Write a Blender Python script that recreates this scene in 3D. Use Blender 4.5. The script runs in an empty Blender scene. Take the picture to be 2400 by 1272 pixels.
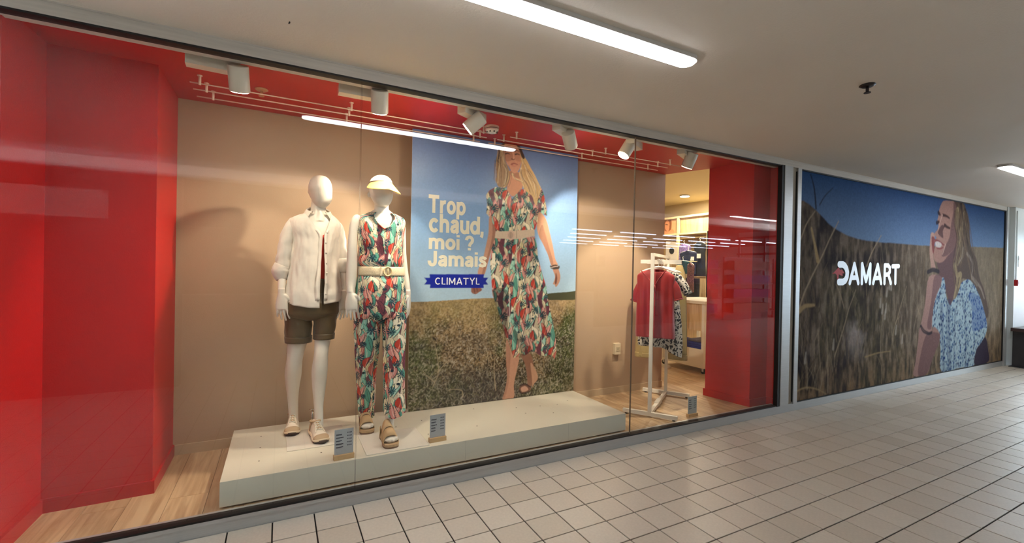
import bpy, bmesh, math, random
import numpy as np
from mathutils import Vector, Matrix, noise as mnoise
random.seed(7); rng=np.random.default_rng(7)
PI=math.pi
SC=bpy.context.scene
COL=SC.collection
# ------------------------------------------------------------------ camera, world, exposure
def look_cam():
    yaw,pit,roll,f=.4785,-.0053,.0193,1049.5
    cd=bpy.data.cameras.new('camera'); cam=bpy.data.objects.new('camera',cd); COL.objects.link(cam)
    cam.location=(0,-2.7485,1.405)
    fw=Vector((math.sin(yaw)*math.cos(pit),math.cos(yaw)*math.cos(pit),math.sin(pit)))
    rt=Vector((math.cos(yaw),-math.sin(yaw),0)); up=rt.cross(fw)
    c,s=math.cos(roll),math.sin(roll)
    X=rt*c+up*s; Y=up*c-rt*s      # tilt of the hand-held phone
    m=Matrix((X,Y,-fw)).transposed().to_4x4(); m.translation=cam.location
    cam.matrix_world=m
    cd.sensor_width=36; cd.lens=36*f/2400; cd.clip_start=.05; cd.clip_end=200
    SC.camera=cam
look_cam()
SC.view_settings.view_transform='Standard'; SC.view_settings.look='None'
SC.view_settings.gamma=1; SC.view_settings.use_curve_mapping=False
SC.view_settings.exposure=1.97
W_=bpy.data.worlds.new('world'); SC.world=W_; W_.use_nodes=True
bg=W_.node_tree.nodes['Background']; bg.inputs[0].default_value=(.62,.80,.95,1); bg.inputs[1].default_value=4.4
K_MALL=8.2      # radiance of the mall's fluorescent strips
K_SPOT=17.     # watts of the window spots
K_SHOP=9.0     # watts of the shop's ceiling lights
# ------------------------------------------------------------------ materials
def lin(c):
    return tuple(((v/255)/12.92 if v/255<=.04045 else ((v/255+.055)/1.055)**2.4) for v in c)
def mat(name,c,rough=.5,metal=0.,spec=.5,var=0.,vs=8.,bump=0.,bs=60.,emit=None,es=1.,sub=0.,stretch=None,coat=0.,sheen=0.):
    m=bpy.data.materials.new(name); m.use_nodes=True; nt=m.node_tree; n=nt.nodes; b=n['Principled BSDF']
    col=(*lin(c),1)
    b.inputs['Base Color'].default_value=col; b.inputs['Roughness'].default_value=rough
    b.inputs['Metallic'].default_value=metal; b.inputs['Specular IOR Level'].default_value=spec
    b.inputs['Coat Weight'].default_value=coat; b.inputs['Sheen Weight'].default_value=sheen
    tc=n.new('ShaderNodeTexCoord'); mp=n.new('ShaderNodeMapping'); nt.links.new(tc.outputs['Object'],mp.inputs[0])
    if stretch: mp.inputs['Scale'].default_value=stretch
    if var:
        t=n.new('ShaderNodeTexNoise'); t.inputs['Scale'].default_value=vs; t.inputs['Detail'].default_value=5
        nt.links.new(mp.outputs[0],t.inputs[0])
        r=n.new('ShaderNodeMapRange'); r.inputs[1].default_value=.3;r.inputs[2].default_value=.7
        r.inputs[3].default_value=1-var; r.inputs[4].default_value=1+var
        nt.links.new(t.outputs[0],r.inputs[0])
        h=n.new('ShaderNodeHueSaturation'); h.inputs['Color'].default_value=col
        nt.links.new(r.outputs[0],h.inputs['Value']); nt.links.new(h.outputs[0],b.inputs['Base Color'])
    if bump:
        t2=n.new('ShaderNodeTexNoise'); t2.inputs['Scale'].default_value=bs; t2.inputs['Detail'].default_value=3
        nt.links.new(mp.outputs[0],t2.inputs[0])
        bp=n.new('ShaderNodeBump'); bp.inputs['Strength'].default_value=bump; bp.inputs['Distance'].default_value=.004
        nt.links.new(t2.outputs[0],bp.inputs['Height']); nt.links.new(bp.outputs[0],b.inputs['Normal'])
    if emit:
        b.inputs['Emission Color'].default_value=(*lin(emit),1); b.inputs['Emission Strength'].default_value=es
    return m
def colmat(name,rough=.6,spec=.4,bump=0.,bs=200.,coat=0.):
    m=mat(name,(200,200,200),rough,spec=spec,bump=bump,bs=bs,coat=coat); nt=m.node_tree
    a=nt.nodes.new('ShaderNodeVertexColor'); a.layer_name='print'
    nt.links.new(a.outputs[0],nt.nodes['Principled BSDF'].inputs['Base Color']); return m
def glass_mats():
    m=bpy.data.materials.new('shop_glass'); m.use_nodes=True; nt=m.node_tree; n=nt.nodes; n.clear()
    o=n.new('ShaderNodeOutputMaterial'); mx=n.new('ShaderNodeMixShader'); tr=n.new('ShaderNodeBsdfTransparent'); gl=n.new('ShaderNodeBsdfGlossy')
    gl.inputs['Roughness'].default_value=0.0; tr.inputs[0].default_value=(.97,.985,.975,1)
    fr=n.new('ShaderNodeFresnel'); fr.inputs[0].default_value=1.5
    ge=n.new('ShaderNodeNewGeometry'); inv=n.new('ShaderNodeMath'); inv.operation='SUBTRACT'; inv.inputs[0].default_value=1
    mu=n.new('ShaderNodeMath'); mu.operation='MULTIPLY'; m2=n.new('ShaderNodeMath'); m2.operation='MULTIPLY'; m2.inputs[1].default_value=1.15; m2.use_clamp=True
    L=nt.links.new
    L(ge.outputs['Backfacing'],inv.inputs[1]); L(fr.outputs[0],mu.inputs[0]); L(inv.outputs[0],mu.inputs[1]); L(mu.outputs[0],m2.inputs[0])
    L(m2.outputs[0],mx.inputs[0]); L(tr.outputs[0],mx.inputs[1]); L(gl.outputs[0],mx.inputs[2]); L(mx.outputs[0],o.inputs[0])
    c=bpy.data.materials.new('glass_inner'); c.use_nodes=True; nt=c.node_tree; nt.nodes.clear()
    o=nt.nodes.new('ShaderNodeOutputMaterial'); t=nt.nodes.new('ShaderNodeBsdfTransparent'); t.inputs[0].default_value=(1,1,1,1); nt.links.new(t.outputs[0],o.inputs[0])
    e=mat('glass_edge',(120,105,90),.2)
    return m,c,e
def wood(name,c1,c2,rough=.45,axis='Y',scale=1.):
    m=mat(name,c1,rough); nt=m.node_tree; n=nt.nodes; L=nt.links.new
    tc=n.new('ShaderNodeTexCoord'); mp=n.new('ShaderNodeMapping')
    oi=n.new('ShaderNodeObjectInfo'); ad=n.new('ShaderNodeVectorMath'); ad.operation='ADD'
    sc=n.new('ShaderNodeMath'); sc.operation='MULTIPLY'; sc.inputs[1].default_value=37.
    L(oi.outputs['Random'],sc.inputs[0]); L(tc.outputs['Object'],ad.inputs[0]); L(sc.outputs[0],ad.inputs[1]); L(ad.outputs[0],mp.inputs[0])
    mp.inputs['Scale'].default_value={'Y':(22*scale,1.6*scale,4),'X':(1.6*scale,22*scale,4),'Z':(22*scale,22*scale,1.6*scale)}[axis]
    t=n.new('ShaderNodeTexNoise'); t.inputs['Scale'].default_value=1.; t.inputs['Detail'].default_value=7; t.inputs['Distortion'].default_value=1.2
    L(mp.outputs[0],t.inputs[0])
    r=n.new('ShaderNodeValToRGB'); r.color_ramp.elements[0].position=.35; r.color_ramp.elements[1].position=.66
    r.color_ramp.elements[0].color=(*lin(c2),1); r.color_ramp.elements[1].color=(*lin(c1),1)
    L(t.outputs[0],r.inputs[0])
    h=n.new('ShaderNodeHueSaturation'); rr=n.new('ShaderNodeMapRange'); rr.inputs[3].default_value=.88; rr.inputs[4].default_value=1.08
    L(oi.outputs['Random'],rr.inputs[0]); L(rr.outputs[0],h.inputs['Value']); L(r.outputs[0],h.inputs['Color']); L(h.outputs[0],n['Principled BSDF'].inputs['Base Color'])
    return m
# ------------------------------------------------------------------ mesh building
class MB:
    def __init__(s): s.v=[]; s.f=[]; s.mi=[]; s.col=[]
    def add(s,v,f,mi=0,col=None):
        o=len(s.v); s.v+= [tuple(map(float,p)) for p in v]; s.f+=[tuple(i+o for i in q) for q in f]; s.mi+=[mi]*len(f)
        if col is not None: s.col+= [tuple(c) for c in col]
        return s
    def box(s,x0,y0,z0,x1,y1,z1,mi=0,b=0.):
        if x0>x1:x0,x1=x1,x0
        if y0>y1:y0,y1=y1,y0
        if z0>z1:z0,z1=z1,z0
        if b<=0:
            v=[(x,y,z) for z in(z0,z1) for y in(y0,y1) for x in(x0,x1)]
            return s.add(v,[(0,2,3,1),(4,5,7,6),(0,1,5,4),(2,6,7,3),(0,4,6,2),(1,3,7,5)],mi)
        # chamfered box: 24 verts
        bm=bmesh.new(); bmesh.ops.create_cube(bm,size=1)
        for q in bm.verts: q.co=Vector((x0+(q.co.x+.5)*(x1-x0),y0+(q.co.y+.5)*(y1-y0),z0+(q.co.z+.5)*(z1-z0)))
        bmesh.ops.bevel(bm,geom=list(bm.edges),offset=b,segments=2,affect='EDGES',profile=.7)
        return s.bm(bm,mi)
    def bm(s,bm,mi=0):
        bm.verts.index_update(); v=[tuple(q.co) for q in bm.verts]; f=[[q.index for q in g.verts] for g in bm.faces]; bm.free(); return s.add(v,f,mi)
    def quad(s,a,b,c,d,mi=0): return s.add([a,b,c,d],[(0,1,2,3)],mi)
    def prism(s,poly,z0,z1,mi=0):
        n=len(poly); v=[(x,y,z0) for x,y in poly]+[(x,y,z1) for x,y in poly]
        f=[tuple(range(n-1,-1,-1)),tuple(range(n,2*n))]+[(i,(i+1)%n,(i+1)%n+n,i+n) for i in range(n)]
        return s.add(v,f,mi)
    def plate(s,poly,y0,y1,mi=0):   # polygon in x,z extruded along y
        n=len(poly); v=[(x,y0,z) for x,z in poly]+[(x,y1,z) for x,z in poly]
        f=[tuple(range(n)),tuple(range(2*n-1,n-1,-1))]+[(i,i+n,(i+1)%n+n,(i+1)%n) for i in range(n)]
        return s.add(v,f,mi)
    def tube(s,pts,rad,n=10,mi=0,cap=True,flat=1.0,up=None):
        pts=[Vector(p) for p in pts]; m=len(pts)
        if not hasattr(rad,'__len__'): rad=[rad]*m
        t0=(pts[1]-pts[0]).normalized()
        a=Vector(up) if up else (Vector((0,0,1)) if abs(t0.z)<.9 else Vector((1,0,0)))
        vs=[];fs=[]
        u=(a-t0*a.dot(t0)).normalized()
        for i,p in enumerate(pts):
            t=((pts[min(i+1,m-1)]-pts[max(i-1,0)])).normalized()
            u=(u-t*u.dot(t)).normalized(); w=t.cross(u)
            for k in range(n):
                th=2*PI*k/n; vs.append(p+(w*math.cos(th)+u*math.sin(th)*flat)*rad[i])
        for i in range(m-1):
            for k in range(n):
                k2=(k+1)%n; fs.append((i*n+k,i*n+k2,(i+1)*n+k2,(i+1)*n+k))
        if cap: fs.append(tuple(range(n-1,-1,-1))); fs.append(tuple((m-1)*n+k for k in range(n)))
        return s.add(vs,fs,mi)
    def cyl(s,p0,p1,r,n=16,mi=0,r1=None): return s.tube([p0,p1],[r,r if r1 is None else r1],n,mi)
    def loft(s,rows,n=28,th0=-PI,th1=PI,e=2.2,disp=None,mi=0,cap=True,colf=None,rot=0.):
        """horizontal sections rows=[(x,y,z,rx,ry)...] top to bottom; theta 0 faces -y"""
        closed=(not callable(th0)) and abs((th1-th0)-2*PI)<1e-6; m=n if closed else n+1; vs=[];fs=[];cs=[]
        for j,(x,y,z,rx,ry) in enumerate(rows):
            a0,a1=(th0,th1) if not callable(th0) else (th0(j,z),th1(j,z))
            for k in range(m):
                th=a0+(a1-a0)*k/n; sn,cn=math.sin(th),math.cos(th)
                dx=rx*math.copysign(abs(sn)**(2/e),sn); dy=-ry*math.copysign(abs(cn)**(2/e),cn)
                if disp:
                    d=disp(th,z); l=math.hypot(dx,dy)+1e-9; dx+=dx/l*d; dy+=dy/l*d
                if rot: dx,dy=dx*math.cos(rot)-dy*math.sin(rot),dx*math.sin(rot)+dy*math.cos(rot)
                vs.append((x+dx,y+dy,z))
                if colf: cs.append((th,z,rx))
        for j in range(len(rows)-1):
            for k in range(n if not closed else m):
                k2=(k+1)%m if closed else k+1
                fs.append((j*m+k,(j+1)*m+k,(j+1)*m+k2,j*m+k2))
        if cap and closed:
            fs.append(tuple(range(m))); fs.append(tuple((len(rows)-1)*m+k for k in range(m-1,-1,-1)))
        return s.add(vs,fs,mi,colf(*np.array(cs).T) if colf else None)
def cr(rows,k=4):
    """Catmull-Rom densify a list of tuples"""
    r=[np.array(q,float) for q in rows]; r=[2*r[0]-r[1]]+r+[2*r[-1]-r[-2]]; out=[]
    for i in range(1,len(r)-2):
        for t in np.linspace(0,1,k,endpoint=False):
            p0,p1,p2,p3=r[i-1:i+3]
            out.append(tuple(.5*((2*p1)+(-p0+p2)*t+(2*p0-5*p1+4*p2-p3)*t*t+(-p0+3*p1-3*p2+p3)*t**3)))
    out.append(tuple(r[-2])); return out
def ell(rows,ratio=.8,dr=0.,k=4):
    """(x,y,z,r)->(x,y,z,rx,ry)"""
    if not hasattr(ratio,'__len__'): ratio=[ratio]*len(rows)
    return cr([(x,y,z,r+dr,(r+dr)*q) for (x,y,z,r),q in zip(rows,ratio)],k)
def link(name,me,parent=None,smooth=False,loc=None,ms=None):
    o=bpy.data.objects.new(name,me); COL.objects.link(o)
    if ms:
        for m in (ms if isinstance(ms,(list,tuple)) else [ms]): me.materials.append(m)
    if smooth: me.polygons.foreach_set('use_smooth',[True]*len(me.polygons))
    if parent: o.parent=parent
    return o
def wloc(o):
    v=Vector((0,0,0))
    while o: v+=Vector(o.location); o=o.parent
    return v
def obj(name,mb,m,parent=None,smooth=False,loc=None,fix=False,sharp=None):
    """geometry given in world coordinates"""
    off=Vector(loc) if loc else Vector((0,0,0))
    base=off if not parent else wloc(parent)
    v=np.array(mb.v)-np.array(base)
    me=bpy.data.meshes.new(name); me.from_pydata([tuple(p) for p in v],[],mb.f)
    if len(set(mb.mi))>1: me.polygons.foreach_set('material_index',mb.mi)
    if mb.col and len(mb.col)==len(mb.v):
        ca=me.color_attributes.new('print','FLOAT_COLOR','POINT'); a=np.ones((len(mb.col),4),np.float32); a[:,:3]=np.array(mb.col); ca.data.foreach_set('color',a.ravel())
    if fix:
        b=bmesh.new(); b.from_mesh(me); bmesh.ops.recalc_face_normals(b,faces=b.faces); b.to_mesh(me); b.free()
    me.update()
    o=link(name,me,parent,smooth,ms=m)
    if loc and not parent: o.location=off
    if sharp and smooth:
        try: me.set_sharp_from_angle(angle=sharp)
        except Exception: pass
    return o
def tag(o,label=None,cat=None,group=None,kind=None):
    if label:o['label']=label
    if cat:o['category']=cat
    if group:o['group']=group
    if kind:o['kind']=kind
    return o
def thing(name,label,cat,loc,group=None,kind=None):
    o=bpy.data.objects.new(name,None); COL.objects.link(o); o.location=loc; o.empty_display_size=.1
    return tag(o,label,cat,group,kind)
def struct(name,mb,m,parent=None,label=None,fix=False,smooth=False):
    o=obj(name,mb,m,parent,smooth=smooth,fix=fix)
    if not parent: o['kind']='structure'
    if label:o['label']=label
    return o
def dup(root,delta,label=None,group=None,name=None):
    r=root.copy(); COL.objects.link(r); r.location=Vector(root.location)+Vector(delta)
    if label:r['label']=label
    if group:r['group']=group
    for ch in list(root.children):
        c=ch.copy(); COL.objects.link(c); c.parent=r
        for g in list(ch.children):
            d=g.copy(); COL.objects.link(d); d.parent=c
    return r
def evalmesh(o):
    dg=bpy.context.evaluated_depsgraph_get(); me=bpy.data.meshes.new_from_object(o.evaluated_get(dg)); return me
def remesh(name,mb,m,parent,voxel=.005,smooth=6):
    t=obj(name+'_t',mb,m,None); 
    md=t.modifiers.new('r','REMESH'); md.mode='VOXEL'; md.voxel_size=voxel
    ms=t.modifiers.new('s','SMOOTH'); ms.factor=.5; ms.iterations=smooth
    bpy.context.view_layer.update(); me=evalmesh(t); bpy.data.objects.remove(t)
    off=np.array(wloc(parent)); n=len(me.vertices); a=np.empty(n*3,np.float32); me.vertices.foreach_get('co',a); a=(a.reshape(-1,3)-off).astype(np.float32); me.vertices.foreach_set('co',a.ravel()); me.update()
    me.materials.clear(); return link(name,me,parent,True,ms=m)
def fb(x,y,z): return mnoise.fractal(Vector((x,y,z)),1.0,2.0,3)
# ------------------------------------------------------------------ flat print: a small painter
def vnoise(H,W,ny,nx,seed=0):
    g=np.random.default_rng(seed).random((ny+3,nx+3)); y=np.linspace(0,ny,H,endpoint=False); x=np.linspace(0,nx,W,endpoint=False)
    yi=y.astype(int); xi=x.astype(int); fy=(y-yi); fx=(x-xi); fy=(fy*fy*(3-2*fy))[:,None]; fx=(fx*fx*(3-2*fx))[None,:]
    a=g[np.ix_(yi,xi)]; b=g[np.ix_(yi,xi+1)]; c=g[np.ix_(yi+1,xi)]; d=g[np.ix_(yi+1,xi+1)]
    return (a*(1-fx)+b*fx)*(1-fy)+(c*(1-fx)+d*fx)*fy
def fbm(H,W,ny,nx,o=4,seed=0):
    s=0;t=0
    for i in range(o): s=s+vnoise(H,W,ny*2**i,nx*2**i,seed+i)*.55**i; t+=.55**i
    return s/t
def smoothpoly(p,k=4):
    p=np.array(p,float); n=len(p); out=[]
    for i in range(n):
        p0,p1,p2,p3=p[i-1],p[i],p[(i+1)%n],p[(i+2)%n]
        for t in np.linspace(0,1,k,endpoint=False):
            out.append(.5*((2*p1)+(-p0+p2)*t+(2*p0-5*p1+4*p2-p3)*t*t+(-p0+3*p1-3*p2+p3)*t**3))
    return np.array(out)
def soften(a,n=1):
    for _ in range(n):
        b=a.copy(); b[1:-1]=(a[:-2]+2*a[1:-1]+a[2:])/4; a=b; b=a.copy(); b[:,1:-1]=(a[:,:-2]+2*a[:,1:-1]+a[:,2:])/4; a=b
    return a
class Paint:
    """sheet of w x h metres painted at res px/m; row 0 is the bottom; colours are linear"""
    def __init__(s,w,h,res,col=(255,255,255)):
        s.W=int(w*res); s.H=int(h*res); s.res=res; s.w=w;s.h=h
        s.a=np.ones((s.H,s.W,3))*np.array(lin(col)); s.u=(np.arange(s.W)+.5)/res; s.v=(np.arange(s.H)+.5)/res
    def _bb(s,x0,y0,x1,y1):
        return max(0,int(x0*s.res)-1),max(0,int(y0*s.res)-1),min(s.W,int(x1*s.res)+2),min(s.H,int(y1*s.res)+2)
    def mask(s,poly,smooth=True):
        p=smoothpoly(poly) if smooth else np.array(poly,float)
        x0,y0,x1,y1=s._bb(p[:,0].min(),p[:,1].min(),p[:,0].max(),p[:,1].max())
        if x1<=x0 or y1<=y0: return None
        U=s.u[x0:x1][None,:];V=s.v[y0:y1][:,None]; m=np.zeros((y1-y0,x1-x0),bool)
        q=np.roll(p,-1,0)
        for (ax,ay),(bx,by) in zip(p,q):
            if ay==by: continue
            rows=((ay>V)!=(by>V)); xi=(bx-ax)*(V-ay)/(by-ay)+ax
            m^=rows&(U<xi)
        return (x0,y0,x1,y1),m
    def fill(s,poly,col,alpha=1.,smooth=True):
        r=s.mask(poly,smooth)
        if r is None: return
        (x0,y0,x1,y1),m=r; reg=s.a[y0:y1,x0:x1]
        if callable(col): c=col(np.broadcast_to(s.u[x0:x1][None,:],m.shape),np.broadcast_to(s.v[y0:y1][:,None],m.shape))
        elif isinstance(col,np.ndarray) and col.ndim==3: c=col[y0:y1,x0:x1]
        else: c=np.ones(reg.shape)*np.array(lin(col))
        M=(m*alpha)[...,None]; s.a[y0:y1,x0:x1]=reg*(1-M)+c*M
    def stroke(s,pts,w0,w1,col,alpha=1.,k=5,soft=0.):
        P=np.array(cr(pts,k)) if len(pts)>2 else np.array(pts,float); n=len(P); c=np.array(lin(col))
        wm=max(w0,w1)+soft
        x0,y0,x1,y1=s._bb(P[:,0].min()-wm,P[:,1].min()-wm,P[:,0].max()+wm,P[:,1].max()+wm)
        if x1<=x0 or y1<=y0: return
        U=s.u[x0:x1][None,:];V=s.v[y0:y1][:,None]; best=np.full((y1-y0,x1-x0),-1.)
        for i in range(n-1):
            a=P[i];b=P[i+1];d=b-a;l=d@d+1e-12
            t=np.clip(((U-a[0])*d[0]+(V-a[1])*d[1])/l,0,1); dist=np.hypot(U-a[0]-t*d[0],V-a[1]-t*d[1])
            w=w0+(w1-w0)*((i+t)/(n-1)); best=np.maximum(best,w-dist)
        M=np.clip(best/max(soft,.5/s.res)+ (0.5 if not soft else 0),0,1)*alpha
        reg=s.a[y0:y1,x0:x1]; s.a[y0:y1,x0:x1]=reg*(1-M[...,None])+c*M[...,None]
    def sample(s,u,v):
        x=np.clip(u*s.res-.5,0,s.W-1.001);y=np.clip(v*s.res-.5,0,s.H-1.001); xi=x.astype(int);yi=y.astype(int);fx=(x-xi)[...,None];fy=(y-yi)[...,None]
        a=s.a; xj=np.minimum(xi+1,s.W-1); yj=np.minimum(yi+1,s.H-1)
        return (a[yi,xi]*(1-fx)+a[yi,xj]*fx)*(1-fy)+(a[yj,xi]*(1-fx)+a[yj,xj]*fx)*fy
# leafy fabric print, a repeat of .34 x .40 m
FW,FH=.34,.40
def leaf(cx,cy,L,wd,ang,bend):
    t=np.linspace(0,1,9); o=[]
    for sgn in (1,-1):
        for q in (t if sgn>0 else t[::-1][1:-1]):
            x=(q-.5)*L; y=sgn*wd*math.sin(PI*q)**.8*(1 if sgn>0 else .75)+bend*math.sin(PI*q)
            o.append((cx+x*math.cos(ang)-y*math.sin(ang),cy+x*math.sin(ang)+y*math.cos(ang)))
    return o
def monstera(cx,cy,R,ang):
    o=[]
    for i in range(66):
        th=2*PI*i/66; r=R*(.72+.28*math.cos(th)); 
        if i%6 in(3,4) and abs(th-PI)>.5: r*=.42
        o.append((cx+r*math.cos(th+ang),cy+r*math.sin(th+ang)*.85))
    return o
def floral():
    P=Paint(FW,FH,800,(206,190,160)); rg=random.Random(5)
    def put(f,*a,**k):
        for dx in(-FW,0,FW):
            for dy in(-FH,0,FH):
                f(dx,dy)
    def addp(poly,col):
        q=np.array(poly); 
        for dx in(-FW,0,FW):
            for dy in(-FH,0,FH):
                z=q+[dx,dy]
                if z[:,0].max()<0 or z[:,0].min()>FW or z[:,1].max()<0 or z[:,1].min()>FH: continue
                P.fill(z,col)
    def adds(pts,w,col):
        q=np.array(pts)
        for dx in(-FW,0,FW):
            for dy in(-FH,0,FH):
                z=q+[dx,dy]
                if z[:,0].max()<0 or z[:,0].min()>FW or z[:,1].max()<0 or z[:,1].min()>FH: continue
                P.stroke(z,w,w*.5,col)
    cols=[(120,190,165),(226,214,176),(200,110,95),(232,170,150),(150,205,185),(236,224,170),(214,140,130),(120,60,74),(240,228,200),(90,160,140)]
    for i in range(120):
        cx,cy=rg.random()*FW,rg.random()*FH; a=PI/2+rg.uniform(-.6,.6); Lf=rg.uniform(.06,.125); wd=rg.uniform(.013,.022); b=rg.uniform(-.015,.015)
        c=cols[i%len(cols)]
        addp(leaf(cx+.002,cy-.002,Lf*1.06,wd*1.18,a,b),(28,42,52))
        addp(leaf(cx,cy,Lf,wd,a,b),c)
        adds([(cx-math.cos(a)*Lf*.45,cy-math.sin(a)*Lf*.45),(cx-b*math.sin(a)*.6,cy+b*math.cos(a)*.6),(cx+math.cos(a)*Lf*.4,cy+math.sin(a)*Lf*.4)],.0013,(60,30,40) if i%2 else (245,235,215))
    for (cx,cy,Lf,wd,a) in [(.06,.10,.085,.021,1.9),(.20,.24,.09,.02,1.3),(.29,.07,.08,.021,1.8),(.12,.33,.085,.02,1.2),(.27,.36,.075,.019,2.0)]:
        addp(leaf(cx+.003,cy,Lf*1.08,wd*1.25,a,.012),(30,30,48)); addp(leaf(cx,cy,Lf,wd,a,.012),(196,62,44))
        adds([(cx-.01,cy-.03),(cx,cy),(cx+.004,cy+.03)],.0022,(238,160,130))
    for (cx,cy,R,a) in [(.02,.22,.046,.6),(.14,.17,.042,-1.2),(.24,.15,.045,2.2),(.06,.37,.045,-.4),(.20,.04,.04,1.7),(.31,.27,.044,-2.),(.18,.31,.036,.2),(.10,.06,.034,2.6),(.27,.33,.034,.9)]:
        addp(monstera(cx,cy,R,a),(16,62,76))
        adds([(cx-R*.3*math.cos(a),cy-R*.3*math.sin(a)),(cx+R*.9*math.cos(a),cy+R*.9*math.sin(a))],.0012,(120,170,160))
    for (cx,cy) in [(.10,.25),(.28,.20),(.16,.10),(.02,.05),(.24,.29)]:
        addp([(cx+.011*math.cos(t),cy+.009*math.sin(t)) for t in np.linspace(0,2*PI,9)[:-1]],(18,50,62))
    return P
FLO=floral()
def flo(u,v): return FLO.sample(np.mod(u,FW),np.mod(v,FH))
def flocol(off=0.,gain=1.):
    def f(th,z,rx):
        return flo(th*np.maximum(rx,.08)+off,z*1.0)*gain
    return f
# ------------------------------------------------------------------ common materials
RED=mat('red_paint',(190,16,14),.42,var=.03,vs=3,bump=.25,bs=180)
REDB=mat('red_baseboard',(184,18,16),.35)
BEIGE=mat('beige_paint',(178,152,124),.6,var=.03,vs=2,bump=.2,bs=180)
BEIGEB=mat('beige_baseboard',(188,166,136),.45)
MCEIL=mat('mall_ceiling_paint',(204,193,179),.75,var=.03,vs=1.2,bump=.35,bs=90)
ALU=mat('brushed_aluminium',(188,190,190),.36,metal=.45,var=.05,vs=30,stretch=(.15,1,8))
ALUD=mat('header_metal',(196,190,180),.5,metal=.1,var=.08,vs=12,stretch=(.2,1,6))
BLACK=mat('black_rubber',(14,13,13),.6)
TILE=[mat('floor_tile_a',(208,197,182),.42,spec=.5,var=.05,vs=60,bump=.08,bs=120),mat('floor_tile_b',(202,191,175),.46,spec=.5,var=.05,vs=60,bump=.08,bs=120),mat('floor_tile_c',(212,202,187),.40,spec=.5,var=.05,vs=60,bump=.08,bs=120)]
GROUT=mat('tile_grout',(26,22,20),.9)
WOOD=wood('oak_floor',(206,178,140),(174,142,106),.42,'Y')
SHW=mat('white_lacquer',(214,208,190),.35,var=.02,vs=5)
WHT=mat('white_plaster',(226,222,214),.7)
CREAM=mat('cream_paint',(232,216,176),.7)
TUBE=mat('fluorescent_diffuser',(235,242,250),.4,emit=(236,240,246),es=K_MALL)
GL,GLI,GLE=glass_mats()
# ------------------------------------------------------------------ mall floor
X0,Y0,X1,Y1=-4.,-16.,24.,.5
mb=MB().box(-5,-22,-.12,26,.028,-.006); FLOOR=struct('floor',mb,GROUT)
PX,PYY=.2083,.195; ox,oy=-.015,.005
cells=[]
for i in range(-14,70):
    for j in range(-1,18):
        xa=ox+PX*i; yb=oy-PYY*j; ya=yb-PYY
        if j==-1: yb=.026; 
        if j==-1: ya=oy
        cx,cy=(xa+xa+PX)/2,(ya+yb)/2
        d=math.hypot(cx,cy+2.7485); ang=math.atan2(cx,cy+2.7485)-.4785
        vis=abs(ang)<.87 and cy+2.7485>.35*abs(0)+.2
        pr=1.4/d
        seen=vis and math.degrees(math.atan(pr))<33.5/ max(.2,math.cos(ang)) 
        cells.append((not seen,d,i,j,xa,ya,yb))
cells.sort(key=lambda c:(c[0],c[1]))
tmesh={}
def tilemesh(w,h,mi):
    k=(round(w,4),round(h,4),mi)
    if k not in tmesh:
        g=.0036; m=MB(); a,b=w/2-g,h/2-g; t=.0012
        v=[(-a,-b,-.006),(a,-b,-.006),(a,b,-.006),(-a,b,-.006),(-a,-b,-t),(a,-b,-t),(a,b,-t),(-a,b,-t),(-a+t,-b+t,0),(a-t,-b+t,0),(a-t,b-t,0),(-a+t,b-t,0)]
        m.add(v,[(0,1,5,4),(1,2,6,5),(2,3,7,6),(3,0,4,7),(4,5,9,8),(5,6,10,9),(6,7,11,10),(7,4,8,11),(8,9,10,11)])
        me=bpy.data.meshes.new('floor_tile'); me.from_pydata(m.v,[],m.f); me.materials.append(TILE[mi]); tmesh[k]=me
    return tmesh[k]
rest=MB(); cnt=0
for q in cells:
    _,d,i,j,xa,ya,yb=q; w=PX; h=yb-ya; mi=random.choice((0,0,1,2))
    if cnt<300 and j>=0 and not q[0]:
        o=bpy.data.objects.new('floor_tile',tilemesh(w,h,mi)); COL.objects.link(o); o.parent=FLOOR; o.location=((xa+PX/2),(ya+yb)/2,random.uniform(-.0003,.0003)); cnt+=1
    else:
        g=.0036; rest.mi  # joined remainder
        m=MB(); rest.add([(xa+g,ya+g,-.001),(xa+PX-g,ya+g,-.001),(xa+PX-g,yb-g,-.001),(xa+g,yb-g,-.001),(xa+g+.001,ya+g+.001,0),(xa+PX-g-.001,ya+g+.001,0),(xa+PX-g-.001,yb-g-.001,0),(xa+g+.001,yb-g-.001,0)],[(0,1,5,4),(1,2,6,5),(2,3,7,6),(3,0,4,7),(4,5,6,7)],mi)
o=obj('floor_tile',rest,TILE,FLOOR); o['kind']='stuff'
# floor of the hall across the way, same tiles out of sight: one plain sheet
far=MB().box(-5,-22,-.008,26,-3.51,-.001); obj('hall_paving',far,TILE[0],FLOOR)
# ------------------------------------------------------------------ mall ceiling and shopfront frame
struct('ceiling',MB().box(-5,-3.35,2.56,16,.2,2.66),MCEIL)
struct('trim_1',MB().box(-4.,-.012,2.497,10.44,.12,2.56).box(-4,-.016,2.553,10.44,-.012,2.56),ALUD,label='dull grey metal header band above the shop window')
t=struct('trim_2',MB().box(-4.,.004,-.004,10.44,.09,.060).box(-4.,-.004,.060,10.44,.09,.080),ALU,label='brushed metal sill under the shop window')
struct('trim_3',MB().box(-4.,-.006,.080,4.44,.05,.090).box(-4,-.008,2.487,4.44,.05,2.497),BLACK,label='black rubber gasket along the top and bottom of the glass')
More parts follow.
